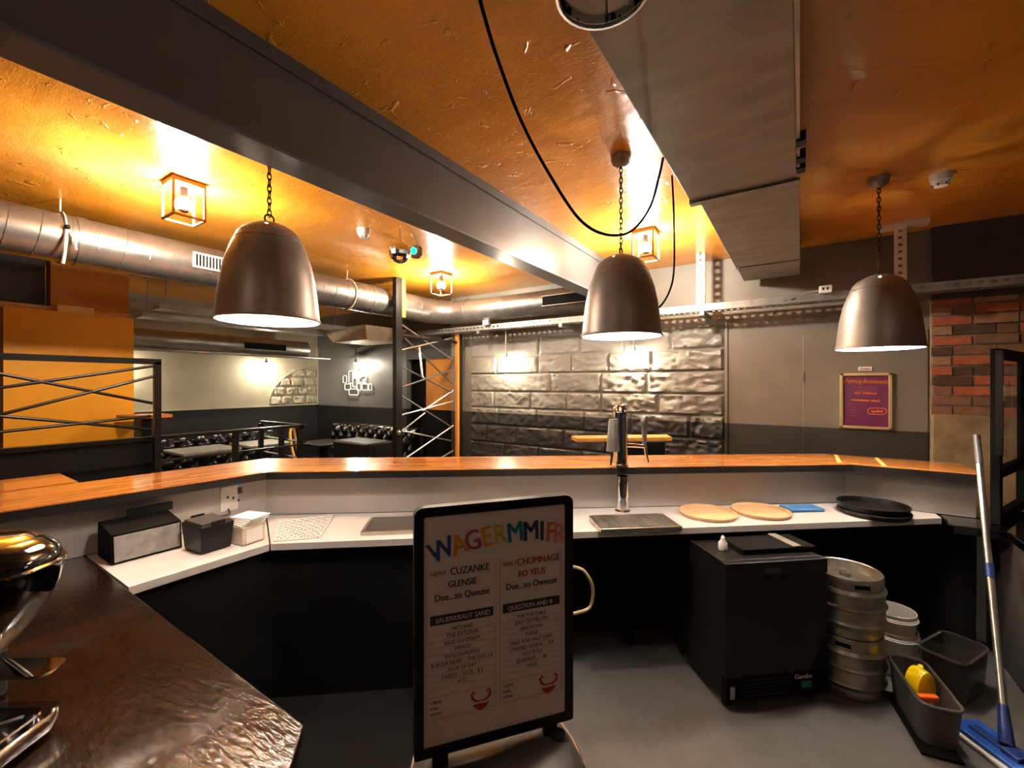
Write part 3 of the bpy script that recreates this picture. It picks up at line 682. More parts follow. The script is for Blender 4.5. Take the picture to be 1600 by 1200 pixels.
# (bench on concrete wall faces +X: rotate so that local -Y looks to +X)
dv = tag(MB().bb((-5.0, 3.36, 0.002), (-4.3, 3.75, .98)).build('seat_divider', 'black', bevel=.02), 'dark low divider box in front of the alcove bench', 'divider')
def table(name, lab, x, y, z_, sx, sy, topm, rz=0, foot='blkmetal', group=None):
    t = thing(name, lab, 'table', (x, y, 0), rz, group)
    MB().bb((-sx / 2, -sy / 2, z_ - .03), (sx / 2, sy / 2, z_)).build('table_top', topm, t, bevel=.004)
    MB().bb((-.04, -.04, .02), (.04, .04, z_ - .03)).build('column', foot, t)
    MB().bb((-.22, -.22, 0.002), (.22, .22, .02)).build('base', foot, t)
table('cafe_table', 'grey topped table by bench on concrete wall, nearer the yellow partition', -6.15, 2.35, .9, .6, .62, 'sheet')
table('cafe_table', 'grey topped table by bench on concrete wall, beside alcove corner', -6.15, 3.05, .9, .6, .55, 'sheet')
table('cafe_table', 'black table in front of the alcove bench', -5.62, 3.64, .88, .6, .5, 'black')
q = atx(232, 650, -5.2)
table('wood_table', 'small reddish wood table behind the crossed railing post', q.x - .1, q.y, q.z + .01, .34, .34, 'orangewood')
# high table in front of the stone wall
ht = thing('high_table', 'high wooden table on black block base before the stone wall', 'table', (-1.13, 3.85, 0))
p = [at(897, 682, 1.21), at(985, 690, 1.21), at(1030, 684, 1.21), at(960, 671, 1.21)]
MB().prism([(-1.75, 3.62), (-1.62, 3.47), (-.95, 4.02), (-1.05, 4.22)], 1.19, 1.225).build('table_top', 'tablewood', ht, world=True, bevel=.004)
MB().box((-1.22, 3.88, .595), (.42, .2, 1.19), R(39)).build('block_base', 'black', ht, world=True)
# bentwood chair
bcx = thing('bentwood_chair', 'pale bentwood chair behind the balustrade corner', 'chair', (-4.78, 2.95, 0), R(142))
MB().lathe([(.001, .74), (.19, .74), (.2, .755), (.19, .77), (.001, .77)], seg=24).build('seat', 'orangewood', bcx, smooth=True)
for (a, b) in ((-1, -1), (1, -1), (-1, 1), (1, 1)):
    MB().tube([(a * .12, b * .12, .745), (a * .19, b * .19, .002)], .016, 8).build('leg', 'orangewood', bcx, smooth=True)
MB().tube(smooth_path([(-.16, .14, .75), (-.17, .2, 1.0), (-.1, .22, 1.17), (.1, .22, 1.17), (.17, .2, 1.0), (.16, .14, .75)]), .015, 8).build('back_hoop', 'pine', bcx, smooth=True)
MB().torus((0, 0, .35), .16, .01, 'z', 24, 6).build('foot_ring', 'orangewood', bcx, smooth=True)
# wire emblem
em = thing('wire_emblem', 'white wire emblem of rounded rectangles on the slate wall', 'wall emblem', (-6.05, WY - .02, 1.7))
def rrect(mb, cx, cz, w_, h_, r=.02, t=.007, y=0):
    pts = []
    rx = min(r, w_ / 2 - .001, h_ / 2 - .001)
    for (sx, sz, a0) in ((1, 1, 0), (-1, 1, 90), (-1, -1, 180), (1, -1, 270)):
        for k in range(4): a = R(a0 + k * 30); pts.append((cx + sx * (w_ / 2 - rx) + rx * math.cos(a), y, cz + sz * (h_ / 2 - rx) + rx * math.sin(a)))
    mb.tube(pts, t, 5, closed=True)
for (x0, z0, x1, z1) in ((677, 490, 705, 435), (722, 495, 752, 398), (768, 450, 824, 380), (752, 522, 785, 455), (690, 545, 735, 500), (724, 585, 795, 540), (785, 552, 815, 495), (800, 490, 858, 435), (826, 548, 878, 500), (870, 548, 900, 500), (838, 492, 858, 462)):
    a = aty(400 + x0 / 5, 500 + z0 / 5, WY - .03); b = aty(400 + x1 / 5, 500 + z1 / 5, WY - .03)
    m = MB(); rrect(m, (a.x + b.x) / 2 + 6.05, (a.z + b.z) / 2 - 1.7, abs(b.x - a.x), abs(b.z - a.z)); m.build('wire_loop', 'whitemetal', em, smooth=True)

# ------------------------------------------------------------------ poster on the hatch
pa, pb = aty(1316, 586, WY - .03), aty(1390, 669, WY - .03)
pw_, ph = .335, .46; pc = ((pa.x + pb.x) / 2, WY - .012, (pa.z + pb.z) / 2)
po = thing('framed_poster', 'purple poster with orange lettering in a pale gold frame', 'poster', pc)
MB().bb((-pw_ / 2 + .01, -.012, -ph / 2 + .01), (pw_ / 2 - .01, -.002, ph / 2 - .01)).build('print', 'poster', po)
for (a, b) in (((-pw_ / 2, -ph / 2), (-pw_ / 2 + .022, ph / 2)), ((pw_ / 2 - .022, -ph / 2), (pw_ / 2, ph / 2)), ((-pw_ / 2, ph / 2 - .022), (pw_ / 2, ph / 2)), ((-pw_ / 2, -ph / 2), (pw_ / 2, -ph / 2 + .022))):
    MB().bb((a[0], -.026, a[1]), (b[0], -.001, b[1])).build('frame_rail', 'gold', po, bevel=.003)
for (tx, sz, x_, z_, rt) in (('Amuplement', .054, 0, .145, -2), ('EST. PAELLA', .026, 0, .055, -1), ('PEREMBERS WEST', .024, 0, -.005, -2), ('Quilter', .026, .075, -.09, 4)):
    m = MB(); text_into(m, tx, sz, x_, z_, -.013, R(rt), 'CENTER', 1.0, .0025); m.build('orange_line', 'orangeink', po)['kind'] = 'stuff'
m = MB(); rrect(m, .075, -.082, .12, .05, .024, .002, -.013); m.build('badge_outline', 'orangeink', po)
m = MB(); text_into(m, 'an evening in company', .017, 0, .11, -.013, 0, 'CENTER'); text_into(m, 'of friends and food', .015, 0, .085, -.013, 0, 'CENTER')
for i in range(4): text_into(m, ('monday to', 'thursday', 'friday late', 'saturday')[i], .014, -.11, -.06 - .022 * i, -.013)
text_into(m, 'bookings at the bar', .014, -.12, -.03, -.013); m.build('small_print', 'pink', po)['kind'] = 'stuff'
en = thing('door_plaque', 'tiny white plaque with lettering above the purple poster', 'plaque', (pc[0] + .0, WY - .012, pc[2] + ph / 2 + .035))
MB().bb((-.045, -.008, -.017), (.045, 0, .017)).build('plate', 'plastic', en, bevel=.003)
m = MB(); text_into(m, 'Enter', .028, 0, -.009, -.0085, 0, 'CENTER', 1, .001); m.build('lettering', 'redink', en)

# ------------------------------------------------------------------ menu board
W_, H_ = .66, .95
mb_ = thing('menu_board', 'black framed standing menu board with colourful arched heading', 'menu board', (-1.218, 1.16, .012), math.atan2(.79, .61))
zb = .27
def rr_poly(w0, w1, z0, z1, r):
    pts = []
    for (cx, cz, a0) in ((w1 - r, z1 - r, 0), (w0 + r, z1 - r, 90), (w0 + r * .3, z0 + r * .3, 180), (w1 - r * .3, z0 + r * .3, 270)):
        q_ = r if a0 < 180 else r * .3
        for k in range(5): a = R(a0 + k * 22.5); pts.append((cx + q_ * math.cos(a), cz + q_ * math.sin(a)))
    return pts
o_ = rr_poly(0, W_, zb, zb + H_, .035); i_ = rr_poly(.036, W_ - .036, zb + .036, zb + H_ - .036, .01)
n = len(o_); fr = MB()
fr.add([(x, -.02, z_) for x, z_ in o_] + [(x, -.02, z_) for x, z_ in i_] + [(x, .02, z_) for x, z_ in o_] + [(x, -.01, z_) for x, z_ in i_],
       [(k, (k + 1) % n, n + (k + 1) % n, n + k) for k in range(n)] + [(k, 2 * n + k, 2 * n + (k + 1) % n, (k + 1) % n) for k in range(n)] +
       [(n + k, n + (k + 1) % n, 3 * n + (k + 1) % n, 3 * n + k) for k in range(n)] + [tuple(range(2 * n, 3 * n))])
fr.build('frame', 'black', mb_)
pg = MB().bb((.03, -.012, zb + .03), (W_ - .03, .0, zb + H_ - .03)).build('menu_sheet', 'board', mb_)
letters = 'WAGERMMIFR'
cols = [(52, 82, 132), (236, 150, 40), (176, 90, 120), (240, 160, 50), (214, 190, 80), (30, 130, 136), (48, 62, 104), (46, 58, 88), (226, 110, 60), (240, 150, 120)]
for i, ch in enumerate(letters):
    t = i / 9; x = (.112, .178, .232, .287, .34, .403, .47, .517, .553, .592)[i]; z_ = zb + .725 + .055 * math.sin(math.pi * (.12 + t * .72)) + .0
    m = MB(); text_into(m, ch, .115, x, z_, -.0128, R(18 - 24 * t), 'CENTER', .82, .006)
    ml = mat('letter_ink_%d' % i, cols[i], .6, var=0); o = m.build('heading_letter', ml, pg)
for c_, (x0, zt, heads, head_mat, bar, items) in enumerate(((.06, .70, ('CUZANKE', 'GLENSIE', 'Due...so Queuse'), ('ink', 'ink', 'ink'), 'SAUERKRAUT SAND', ('PATS AND', 'THE EXTONA', 'EGGS ON CREAM', 'WENCH', 'ENGLISH MUFFIN', 'BURGER RIDER ... THE ONE 3.4', 'SOUP OF DAY', 'CHEESE ... SLICE .. 8.3', 'AVO')),
                                                       (.35, .70, ('CHUMNAGE', 'BO YEUS', 'Due...so Oweuse'), ('redink', 'redink', 'ink'), 'QUESTION AND B', ('FOR THE TABLE', 'DAY OF MELON', 'SEASON MIX', 'FUDGE', 'HALF AND HALF CHIPS', 'STEAMED GREENS .... 5.4', 'CAST IRON', 'SEABREAM ...... 88', 'WINE')))):
    blk = MB(); red = MB(); lines = MB(); white = MB(); xc = x0 + .125
    text_into(blk, ('NEWS', 'DAILY')[c_], .022, x0, zb + zt - .015, -.0126)
    for k, hsz in enumerate((.040, .036, .038)):
        tgt = MB(); text_into(tgt, heads[k], hsz, xc + (.0 if k else .03), zb + zt - .02 - k * .047, -.0126, 0, 'CENTER', .85, .0015); tgt.build('heading_line', head_mat[k], pg)['kind'] = 'stuff'
    MB().bb((x0, -.0128, zb + zt - .205), (x0 + .25, -.0122, zb + zt - .168)).build('dark_bar', 'ink', pg)
    text_into(white, bar, .028, x0 + .02, zb + zt - .197, -.0134, 0, 'LEFT', .85, .001); white.build('bar_lettering', 'board', pg)
    for k, s_ in enumerate(items):
        text_into(blk, s_, .021 if k != 1 else .024, xc, zb + zt - .235 - k * .026, -.0126, 0, 'CENTER', .85)
        lines.bb((x0 - .005, -.0124, zb + zt - .242 - k * .026), (x0 + .255, -.0121, zb + zt - .2408 - k * .026))
    for k in range(3): text_into(blk, ('ITEMS', 'sides', 'extras')[k], .017, x0, zb + zt - .505 - k * .021, -.0126)
    for (a, b) in (((x0 - .012, .02), (x0 - .0105, -.565)), ((x0 + .258, .02), (x0 + .2595, -.565))): lines.bb((a[0], -.0124, zb + zt + b[1]), (b[0], -.0121, zb + zt + a[1]))
    lines.bb((x0 - .012, -.0124, zb + zt - .5655), (x0 + .2595, -.0121, zb + zt - .564)); lines.bb((x0 - .012, -.0124, zb + zt - .48), (x0 + .2595, -.0121, zb + zt - .4785))
    blk.build('menu_lettering', 'ink', pg)['kind'] = 'stuff'; lines.build('ruled_lines', 'lineink', pg)['kind'] = 'stuff'
    hx, hz = x0 + .2, zb + zt - .535; hm = MB()
    hm.add([(hx - .035, -.0126, hz - .008), (hx + .035, -.0126, hz - .008), (hx + .02, -.0126, hz - .026), (hx, -.0126, hz - .037), (hx - .02, -.0126, hz - .026)], [(0, 4, 3, 2, 1)])
    for s_ in (-1, 1): hm.tube([(hx, -.0126, hz + .004), (hx + s_ * .018, -.0126, hz + .004), (hx + s_ * .034, -.0126, hz + .016), (hx + s_ * .038, -.0126, hz + .034), (hx + s_ * .03, -.0126, hz + .044), (hx + s_ * .022, -.0126, hz + .032)], [.002, .004, .0055, .005, .004, .002], 6)
    hm.build('red_emblem', 'redink', pg)
for x in (.1, .56): MB().bb((x - .03, -.015, .16), (x + .03, .015, zb + .004)).build('bracket', 'black', mb_, bevel=.004)
bs_ = MB(); pl = []
for k in range(32): a = 2 * math.pi * k / 32; pl.append((.33 + .36 * math.copysign(abs(math.cos(a)) ** .7, math.cos(a)), .27 * math.copysign(abs(math.sin(a)) ** .7, math.sin(a))))
bs_.loft([[(x, y, .001) for x, y in pl], [(x, y, .11) for x, y in pl], [(.33 + (x - .33) * .9, y * .85, .18) for x, y in pl], [(.33 + (x - .33) * .75, y * .5, .225) for x, y in pl]])
bs_.build('base', 'greytub', mb_, smooth=True)
MB().tube([(.33 + (x - .33) * .93, y * .9, .17) for x, y in pl], .006, 5, closed=True).build('base_rim', 'steel', mb_, smooth=True)
MB().lathe([(.001, .13), (.04, .13), (.045, .16), (.035, .19), (.03, .24), (.001, .245)], (.585, -.03, 0), 20).build('clamp_knob', 'black', mb_, smooth=True)
tag(MB().tube(smooth_path([atd(892, 885, 2.35), atd(912, 892, 2.35), atd(926, 918, 2.35), atd(922, 948, 2.35), atd(900, 958, 2.3), atd(880, 962, 2.28), atd(880, 1000, 2.28)] ), .009, 8).build('drink_hose', 'hose', smooth=True), 'cream drinks hose looping down behind the menu board', 'hose')

# ------------------------------------------------------------------ things on the worktop
ZW = .85
dt = thing('drip_tray', 'shallow stainless drip tray on the white worktop', 'drip tray', (at(990, 816, .87)[0], at(990, 816, .87)[1], ZW), R(39))
MB().bb((-.24, -.13, .001), (.24, .13, .03)).build('pan', 'steel', dt, bevel=.003)
m = MB()
for i in range(15): m.bb((-.21 + i * .03 - .008, -.1, .030), (-.21 + i * .03 + .008, .1, .0325))
m.build('grille', 'steel', dt)
def round_tray(name, lab, x, y, z0, r, mt, h=.018, rim=.012, rz=0):
    t = thing(name, lab, 'tray', (x, y, z0))
    MB().lathe([(.001, 0.001), (r - .01, 0.001), (r, h), (r - .006, h), (r - .014, .006), (.001, .006)], seg=48).build('dish', mt, t, smooth=True)
    MB().torus((0, 0, h), r - .002, .004, 'z', 48, 6).build('rim', mt, t, smooth=True)
    return t
round_tray('wooden_tray', 'round pale wooden tray nearest the steel drip tray', -.50, 3.05, ZW, .175, 'cork', .02)
round_tray('wooden_tray', 'round pale wooden tray beside the blue cloth', -.215, 3.29, ZW, .175, 'cork', .02)
round_tray('bar_tray', 'black round bar tray, bottom of two', .40, 3.66, ZW, .19, 'black', .03)
round_tray('bar_tray', 'black round bar tray, top of two', .395, 3.665, ZW + .0345, .19, 'black', .035)
tag(MB().box((.01, 3.52, ZW + .012), (.24, .12, .022), R(38)).build('blue_cloth', 'bluecloth', bevel=.008), 'folded blue cloth between wooden tray and black trays', 'cloth')
# lattice mat, lying board
mt_ = thing('mesh_mat', 'white plastic open mesh mat on the worktop corner', 'mat', (at(470, 828, ZW)[0], at(470, 828, ZW)[1], ZW))
c4 = [at(428, 847, ZW), at(500, 841, ZW), at(522, 806, ZW), at(436, 817, ZW)]
def bil(a, b): return c4[0] * (1 - a) * (1 - b) + c4[1] * a * (1 - b) + c4[2] * a * b + c4[3] * (1 - a) * b
m = MB(); N = 7
for s_ in (-1, 1):
    for i in range(-N, 2 * N + 1):
        pts = []
        for k in range(N + 1):
            a = (i + s_ * k) / N; b = k / N
            if -.001 <= a <= 1.001: p = bil(a, b); pts.append((p.x, p.y, ZW + .0065 + .001 * s_))
        if len(pts) > 1: m.tube(pts, .005, 5)
m.build('mesh_strands', 'plastic', mt_, world=True)
m = MB(); m.tube([(bil(a, b).x, bil(a, b).y, ZW + .005) for a, b in ((0, 0), (1, 0), (1, 1), (0, 1))], .004, 5, closed=True); m.build('mat_border', 'plastic', mt_, world=True)
bd = thing('lying_frame', 'dark chalk panel in silver frame lying flat behind menu board', 'frame', (at(630, 822, ZW)[0], at(630, 822, ZW)[1], ZW), R(40))
MB().bb((-.2, -.13, .002), (.2, .13, .014)).build('panel', 'greytub', bd)
for (a, b) in (((-.215, -.145), (.215, -.125)), ((-.215, .125), (.215, .145)), ((-.215, -.125), (-.195, .125)), ((.195, -.125), (.215, .125))):
    MB().bb((a[0], a[1], .001), (b[0], b[1], .02)).build('frame_rail', 'steel', bd, bevel=.002)
# left leg of the worktop
rk = thing('holder_box', 'low black holder with smudged pale front plate', 'holder', (-2.78, .78, ZW))
MB().loft([[(-.11, -.13, .001), (.10, -.13, .001), (.10, .15, .001), (-.11, .15, .001)], [(-.11, -.13, .17), (.085, -.13, .14), (.085, .15, .14), (-.11, .15, .17)]]).build('body', 'matblack', rk, bevel=.004)
MB().loft([[(.101, -.12, .012), (.108, -.12, .012), (.108, .14, .012), (.101, .14, .012)], [(.088, -.12, .128), (.094, -.12, .128), (.094, .14, .128), (.088, .14, .128)]]).build('front_plate', mat('smudged_plate', (134, 129, 123), .5, var=.3, vscale=20), rk)
MB().bb((-.105, -.02, .165), (-.085, .17, .205)).build('back_rail', 'black', rk)
bn = thing('open_bin', 'small black plastic bin filled with grey sleeves', 'bin', (-2.56, 1.0, ZW), R(5))
MB().loft([[(-.085, -.07, .001), (.085, -.07, .001), (.085, .07, .001), (-.085, .07, .001)], [(-.1, -.08, .14), (.1, -.08, .14), (.1, .08, .14), (-.1, .08, .14)]]).build('body', 'black', bn, bevel=.008)
MB().bb((-.085, -.07, .13), (.085, .065, .152)).build('grey_sleeves', 'greytub', bn, bevel=.003)
for x in (-.1, .1): MB().bb((x - .006, -.03, .13), (x + .006, .03, .157)).build('grip', 'black', bn)
tb = thing('cream_tub', 'cream card tub holding white napkins beside black bin', 'tub', (-2.50, 1.155, ZW), R(8))
MB().loft([[(-.07, -.058, .001), (.07, -.058, .001), (.07, .058, .001), (-.07, .058, .001)], [(-.078, -.064, .1), (.078, -.064, .1), (.078, .064, .1), (-.078, .064, .1)]]).build('body', 'cream', tb, bevel=.006)
MB().bb((.071, -.045, .01), (.0775, .045, .085)).build('front_label', 'paper', tb)
for k in range(5):
    MB().box((.0 + .004 * k, .004 * k, .104 + .008 * k), (.15, .12, .006), R(4 * k - 6)).build('napkin', 'paper', tb)
ou = thing('wall_socket', 'white switched socket plate on the pale upstand', 'socket', (-2.915, 1.27, 1.0))
MB().bb((0, -.07, -.075), (.014, .07, .075)).build('plate', 'plastic', ou, bevel=.004)
MB().bb((.014, .025, .02), (.018, .05, .06)).build('switch', 'greytub', ou)
for (y, z_) in ((-.03, .01), (.0, -.0), (.03, -.02)): MB().box((.0145, y, z_), (.002, .01, .014)).build('pin_hole', 'ink', ou)
MB().tube(smooth_path([(.02, -.03, -.06), (.05, -.04, -.085), (.06, -.12, -.08), (.045, -.14, -.11), (.03, -.08, -.13)]), .005, 6).build('flex', 'greytub', ou, smooth=True)

# ------------------------------------------------------------------ beer tower
bp = at(969, 728, 1.15)
tw = thing('beer_tower', 'polished chrome beer tower with two tap handles', 'beer tower', (bp.x, bp.y, ZW), R(33.6))
bz = 1.15 - ZW
MB().lathe([(.001, bz + .415), (.026, bz + .41), (.042, bz + .39), (.048, bz + .355), (.049, bz + .30), (.049, bz + .02), (.056, bz + .012), (.056, bz + .001)], seg=28).build('column', 'chrome', tw, smooth=True)
MB().lathe([(.036, bz - .053), (.042, bz - .12), (.04, .03), (.05, .02), (.05, .001)], (0, -.06, 0), 28).build('lower_column', 'chrome', tw, smooth=True)
MB().sphere((0, -.02, bz + .42), .006, 8, 5).build('finial', 'chrome', tw, smooth=True)
def tap(dirx, diry, L_):
    t0 = (0, 0, bz + .14); e_ = (dirx * L_, diry * L_, bz + .13)
    b_ = MB().tube([t0, (dirx * L_ * .5, diry * L_ * .5, bz + .138), e_], [.016, .014, .013], 14).build('tap_body', 'chrome', tw, smooth=True)
    MB().tube([e_, (e_[0] + dirx * .008, e_[1] + diry * .008, bz + .08), (e_[0] + dirx * .022, e_[1] + diry * .022, bz + .02)], [.012, .010, .007], 12).build('spout', 'chrome', b_, smooth=True)
    MB().lathe([(.001, .14), (.012, .142), (.021, .28), (.025, .335), (.02, .345), (.001, .345)] if dirx > 0 else [(.001, .12), (.045, .12), (.042, .145), (.028, .31), (.024, .33), (.001, .332)], (e_[0] * .97, e_[1] * .97, bz - .01), 20).build('tap_handle', 'steel', b_, smooth=True)
tap(1, .05, .17); tap(-.72, -.69, .09)

# ------------------------------------------------------------------ coffee machine on the dark counter
ez = math.atan2(-.58, -.81)
cm = thing('espresso_machine', 'glossy black espresso machine with chrome trim and drip tray', 'coffee machine', (-1.515, .28, .852), ez)
# local +X runs along the machine away from its end, local +Y to the front (towards the barista)
def sup(x0, x1, y0, y1, z_, r, n=8):
    pts = []
    for (cx, cy, a0) in ((x1 - r, y1 - r, 0), (x0 + r, y1 - r, 90), (x0 + r, y0 + r, 180), (x1 - r, y0 + r, 270)):
        for k in range(n + 1): a = R(a0 + 90 * k / n); pts.append((cx + r * math.cos(a), cy + r * math.sin(a), z_))
    return pts
hs = [(x + .085, -.07 + (y0 + .16) * .62, -.07 + (y1 + .16) * .62, z_, r * .6) for (x, y0, y1, z_, r) in [(.20, -.24, -.10, .08, .09), (.165, -.27, -.06, .13, .11), (.115, -.30, -.02, .19, .12), (.07, -.32, .0, .25, .14), (.045, -.335, .015, .31, .15), (.035, -.34, .02, .365, .15), (.045, -.33, .01, .405, .145), (.08, -.30, -.02, .432, .12), (.13, -.25, -.06, .44, .09)]]
MB().loft([sup(x0, .85, y0, y1, z_, r) for (x0, y0, y1, z_, r) in hs]).build('housing', 'gloss', cm, smooth=True)
MB().tube(sup(.12, .85, -.182, .042, .37, .09), .005, 6, closed=True).build('chrome_band', 'chrome', cm, smooth=True)
MB().loft([sup(.175, .85, -.15, .01, .434, .07), sup(.19, .85, -.14, .0, .446, .06)]).build('cup_warmer', 'chrome', cm, smooth=True)
for k in range(3): MB().lathe([(.001, 0), (.013, 0), (.013, .004), (.001, .006)], (.24 + .05 * k, -.03, .446), 14).build('knob', 'chrome', cm, smooth=True)
MB().bb((.27, -.13, .002), (.85, -.02, .13)).build('plinth', 'black', cm, bevel=.01)
MB().loft([sup(.075, .3, -.085, -.02, .105, .03), sup(.065, .3, -.09, -.012, .118, .03)]).build('side_shelf', 'chrome', cm, smooth=True)
tr = MB().loft([sup(.01, .85, .0, .26, .012, .03), sup(.0, .85, -.01, .28, .04, .035), sup(.0, .85, -.01, .28, .058, .035)]).build('drip_tray', 'chrome', cm, smooth=True)
MB().loft([sup(.025, .84, .015, .255, .056, .025), sup(.025, .84, .015, .255, .061, .025)]).build('tray_inlay', 'gloss', tr)
m = MB()
for i in range(9):
    for j in range(3): m.box((.07 + i * .085, .06 + j * .075, .0615), (.05, .012, .002), R(35))
m.build('tray_slots', 'steel', tr)
for (x, y) in ((.08, .05), (.08, .22), (.7, .05)): MB().lathe([(.02, .001), (.02, .014)], (x, y, 0), 12).build('foot', 'black', cm)

# ------------------------------------------------------------------ under the bar
fa = math.atan2(.386, .442)
fg = thing('bottle_fridge', 'black under-counter fridge with small white lettering', 'fridge', (-.326, 2.48, 0), fa)
MB().bb((.004, .03, .05), (.583, .56, .77)).build('body', 'black', fg, bevel=.004)
MB().bb((.0, -.01, .18), (.587, .03, .69)).build('door', 'black', fg, bevel=.004)
MB().bb((.0, -.012, .695), (.587, .03, .77)).build('top_panel', 'black', fg, bevel=.004)
MB().bb((.22, -.016, .71), (.31, -.012, .735)).build('badge', 'greytub', fg)
MB().bb((.01, .0, .05), (.577, .03, .175)).build('grille_panel', 'matblack', fg)
for i in range(5): MB().bb((.1, -.006, .07 + i * .02), (.38, .0, .078 + i * .02)).build('grille_slat', 'black', fg)
m = MB(); text_into(m, 'Gamko', .035, .40, .135, -.002, 0, 'LEFT', 1, .001); m.build('lettering', 'plastic', fg)
MB().bb((.44, -.003, .085), (.50, .0, .122)).build('green_sticker', 'green', fg)
MB().bb((.03, -.01, .065), (.055, 0, .13)).build('latch', 'steel', fg, bevel=.003)
for (x, y) in ((.05, .06), (.53, .06), (.05, .5), (.53, .5)): MB().lathe([(.001, .001), (.022, .001), (.022, .05)], (x, y, 0), 14).build('foot', 'black', fg)
fc = thing('folded_crate', 'black folded crate lying on top of the fridge', 'crate', (-.17, 2.86, .77), fa)
MB().bb((-.2, -.1, .001), (.24, .1, .03)).build('slab', 'matblack', fc, bevel=.005)
MB().bb((.1, -.1, .031), (.15, .1, .036)).build('metal_strip', 'sheet', fc)
sb = at(1128, 858, .79)
nz = thing('white_bottle', 'small white squeeze bottle on top of the fridge', 'bottle', (-.36, 2.68, .77), fa)
MB().lathe([(.001, .001), (.022, .001), (.024, .008), (.024, .04), (.012, .055), (.011, .065), (.001, .067)], seg=16).build('body', 'bucket', nz, smooth=True)
MB().lathe([(.001, .067), (.012, .067), (.005, .08), (.001, .082)], seg=12).build('nozzle', 'bucket', nz, smooth=True)
def keg(lab, z0, rz):
    t = thing('beer_keg', lab, 'keg', (.215, 3.11, z0), rz)
    r = .185; pr = [(.14, .001), (.165, .004), (.172, .02), (.168, .05), (.178, .062), (r - .004, .07), (r, .078), (r - .004, .086), (r - .008, .10), (r - .008, .15), (r - .002, .157), (r + .002, .163), (r - .002, .169), (r - .008, .176), (r - .008, .225), (r - .004, .235), (r, .243), (r - .004, .251), (.175, .262), (.15, .27), (.05, .285), (.001, .287)]
    MB().lathe(pr, seg=40).build('barrel', 'keg', t, smooth=True)
    MB().lathe([(.172, .258), (.171, .318), (.168, .324), (.163, .32), (.164, .262)], seg=40, skip=lambda i, k: False).build('collar', 'keg', t, smooth=True)
    m = MB()
    for k in range(3): a = k * 2.094 + .4; m.box((.171 * math.cos(a), .171 * math.sin(a), .29), (.006, .07, .022), a)
    m.build('hand_hole', 'matblack', t)
    MB().lathe([(.028, .285), (.028, .305), (.001, .305)], seg=16).build('valve', 'keg', t, smooth=True)
    return t
keg('steel beer keg standing on the floor beside the fridge', 0, 0)
keg('steel beer keg stacked on top of the other keg', .3245, .5)
def bucket(lab, x, y, z0, r, h):
    t = thing('white_bucket', lab, 'bucket', (x, y, z0))
    MB().lathe([(.001, .001), (r * .85, .001), (r * .97, h * .8), (r, h * .82), (r * 1.03, h * .84), (r * 1.03, h * .9), (r, h * .91), (r * 1.0, h), (r * .96, h), (r * .82, .01), (.001, .01)], seg=32).build('pail', 'bucket', t, smooth=True)
    MB().torus((0, 0, h * .86), r * 1.04, .004, 'z', 32, 6).build('rim_ring', 'bucket', t, smooth=True)
bucket('white plastic bucket on the floor behind the kegs, bottom of two', .46, 3.42, 0, .12, .25)
bucket('white plastic bucket nested in the lower bucket behind kegs', .46, 3.42, .105, .112, .25)
def tubbox(name, lab, cat, px0, rz, lx, ly, h, m_, zf=0):
    t = thing(name, lab, cat, (px0[0], px0[1], zf), rz)
    def rg(s_, z_): return [(x, y, z_) for x, y, _ in sup(-lx / 2 * s_, lx / 2 * s_, -ly / 2 * s_, ly / 2 * s_, 0, .05, 5)]
    o_ = [rg(.86, .002), rg(.9, .03), rg(1, h)]; i_ = [rg(.965, h), rg(.86, .03), rg(.82, .012)]
    MB().loft(o_ + i_).build('shell', m_, t, smooth=True)
    MB().tube(rg(1.0, h), .007, 6, closed=True).build('lip', m_, t, smooth=True)
    return t
tubbox('grey_tub', 'grey plastic tub on the floor beside the kegs', 'tub', (.512, 2.94), R(100), .42, .16, .2, 'greytub', .016)
tubbox('clear_tub', 'smoky clear plastic tub behind the grey tub', 'tub', (.71, 3.36), R(60), .34, .2, .24, 'tub')
yb = thing('yellow_scoop', 'bright yellow plastic scoop standing in the grey tub', 'scoop', (.505, 2.98, .06), R(40))
m = MB(); ring = []
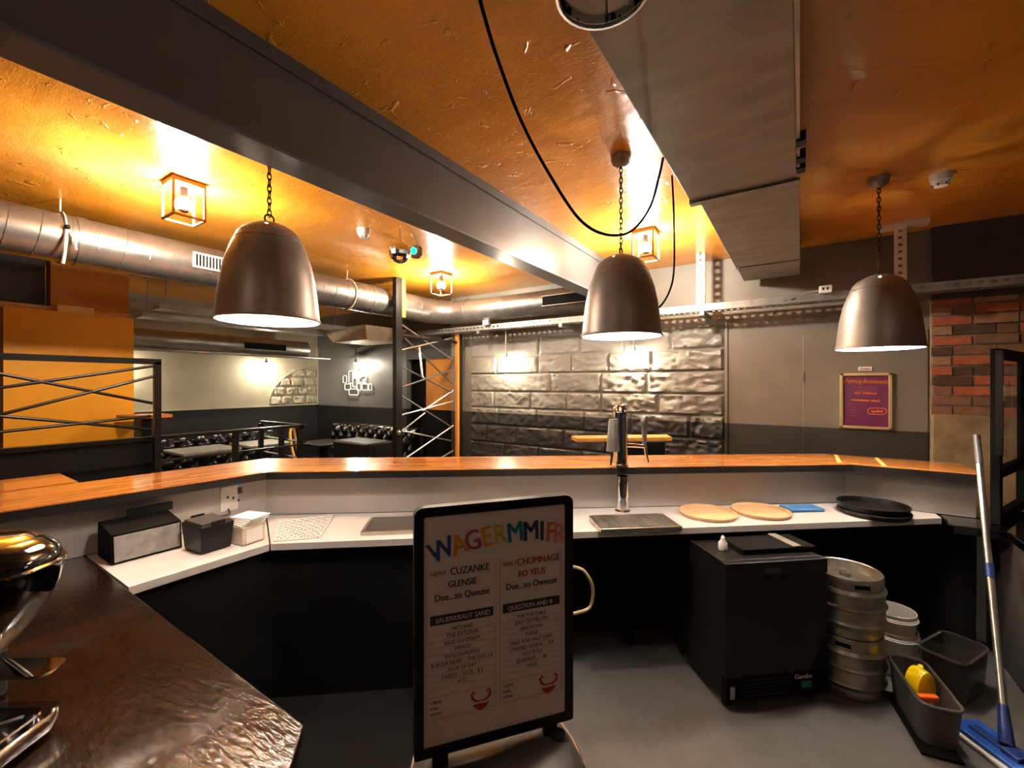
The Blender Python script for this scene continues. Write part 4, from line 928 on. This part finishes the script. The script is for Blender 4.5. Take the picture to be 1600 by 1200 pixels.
MB().loft([[(x * s_, y_ + .0, .10 + z_ * s_) for x, z_ in [(.055 * math.cos(R(a)), .10 * math.sin(R(a))) for a in range(0, 360, 20)]] for (s_, y_) in ((.75, -.045), (.95, -.038), (1, -.02), (1, .012), (.93, .03), (.7, .036))]).build('bowl', 'yplastic', yb, smooth=True)
MB().tube(smooth_path([(.03, .02, .02), (.06, .03, .07), (.062, .03, .14), (.03, .02, .19)]), .012, 8).build('grip', 'yplastic', yb, smooth=True)
tag(MB().box((.52, 2.88, .17), (.09, .03, .03), R(30)).build('orange_scraper', 'oplastic', bevel=.008), 'orange plastic scraper resting in the grey tub', 'scraper')
tag(MB().box((.50, 2.92, .008), (.44, .15, .014), R(100)).build('drain_mat', 'matblack', bevel=.003), 'black slotted mat under the grey tub', 'mat')
# flat mop
mp0 = Vector((.785, 2.89, .06)); mp1 = Vector((.945, 3.97, 1.39)); mdir = (mp1 - mp0)
mo = thing('flat_mop', 'blue flat mop with steel handle leaning on the bar', 'mop', (mp0.x, mp0.y, 0))
mp1 = mp0 + Vector((.10, .83, 1.33))
P_ = lambda t: mp0 + (mp1 - mp0) * t
MB().tube([P_(.08), P_(.91)], .0155, 12).build('handle', 'steel', mo, world=True, smooth=True)
MB().tube([P_(.88), P_(1.0)], .0175, 12).build('grip', 'greytub', mo, world=True, smooth=True)
MB().tube([P_(.47), P_(.515)], .0195, 12).build('clamp', 'navy', mo, world=True, smooth=True)
MB().tube([P_(.0), P_(.1)], [.028, .018], 12).build('socket', 'navy', mo, world=True, smooth=True)
q = [at(1497, 1108, .03), at(1530, 1112, .03), at(1640, 1205, .03), at(1606, 1225, .03)]
mc = Vector((.80, 2.84, 0)); ma = R(-54)
MB().box((mc.x, mc.y, .034), (.44, .15, .02), ma).build('head_plate', 'blue', mo, world=True, bevel=.006)
MB().box((mc.x, mc.y, .014), (.48, .18, .02), ma).build('pad', 'paper', mo, world=True, bevel=.006)
for s_ in (-1, 1):
    MB().box((mc.x + s_ * .11 * math.cos(ma), mc.y + s_ * .11 * math.sin(ma), .047), (.13, .05, .01), ma).build('rib', 'navy', mo, world=True, bevel=.003)
MB().box((mc.x, mc.y, .05), (.07, .07, .03), ma).build('hinge_block', 'navy', mo, world=True, bevel=.004)
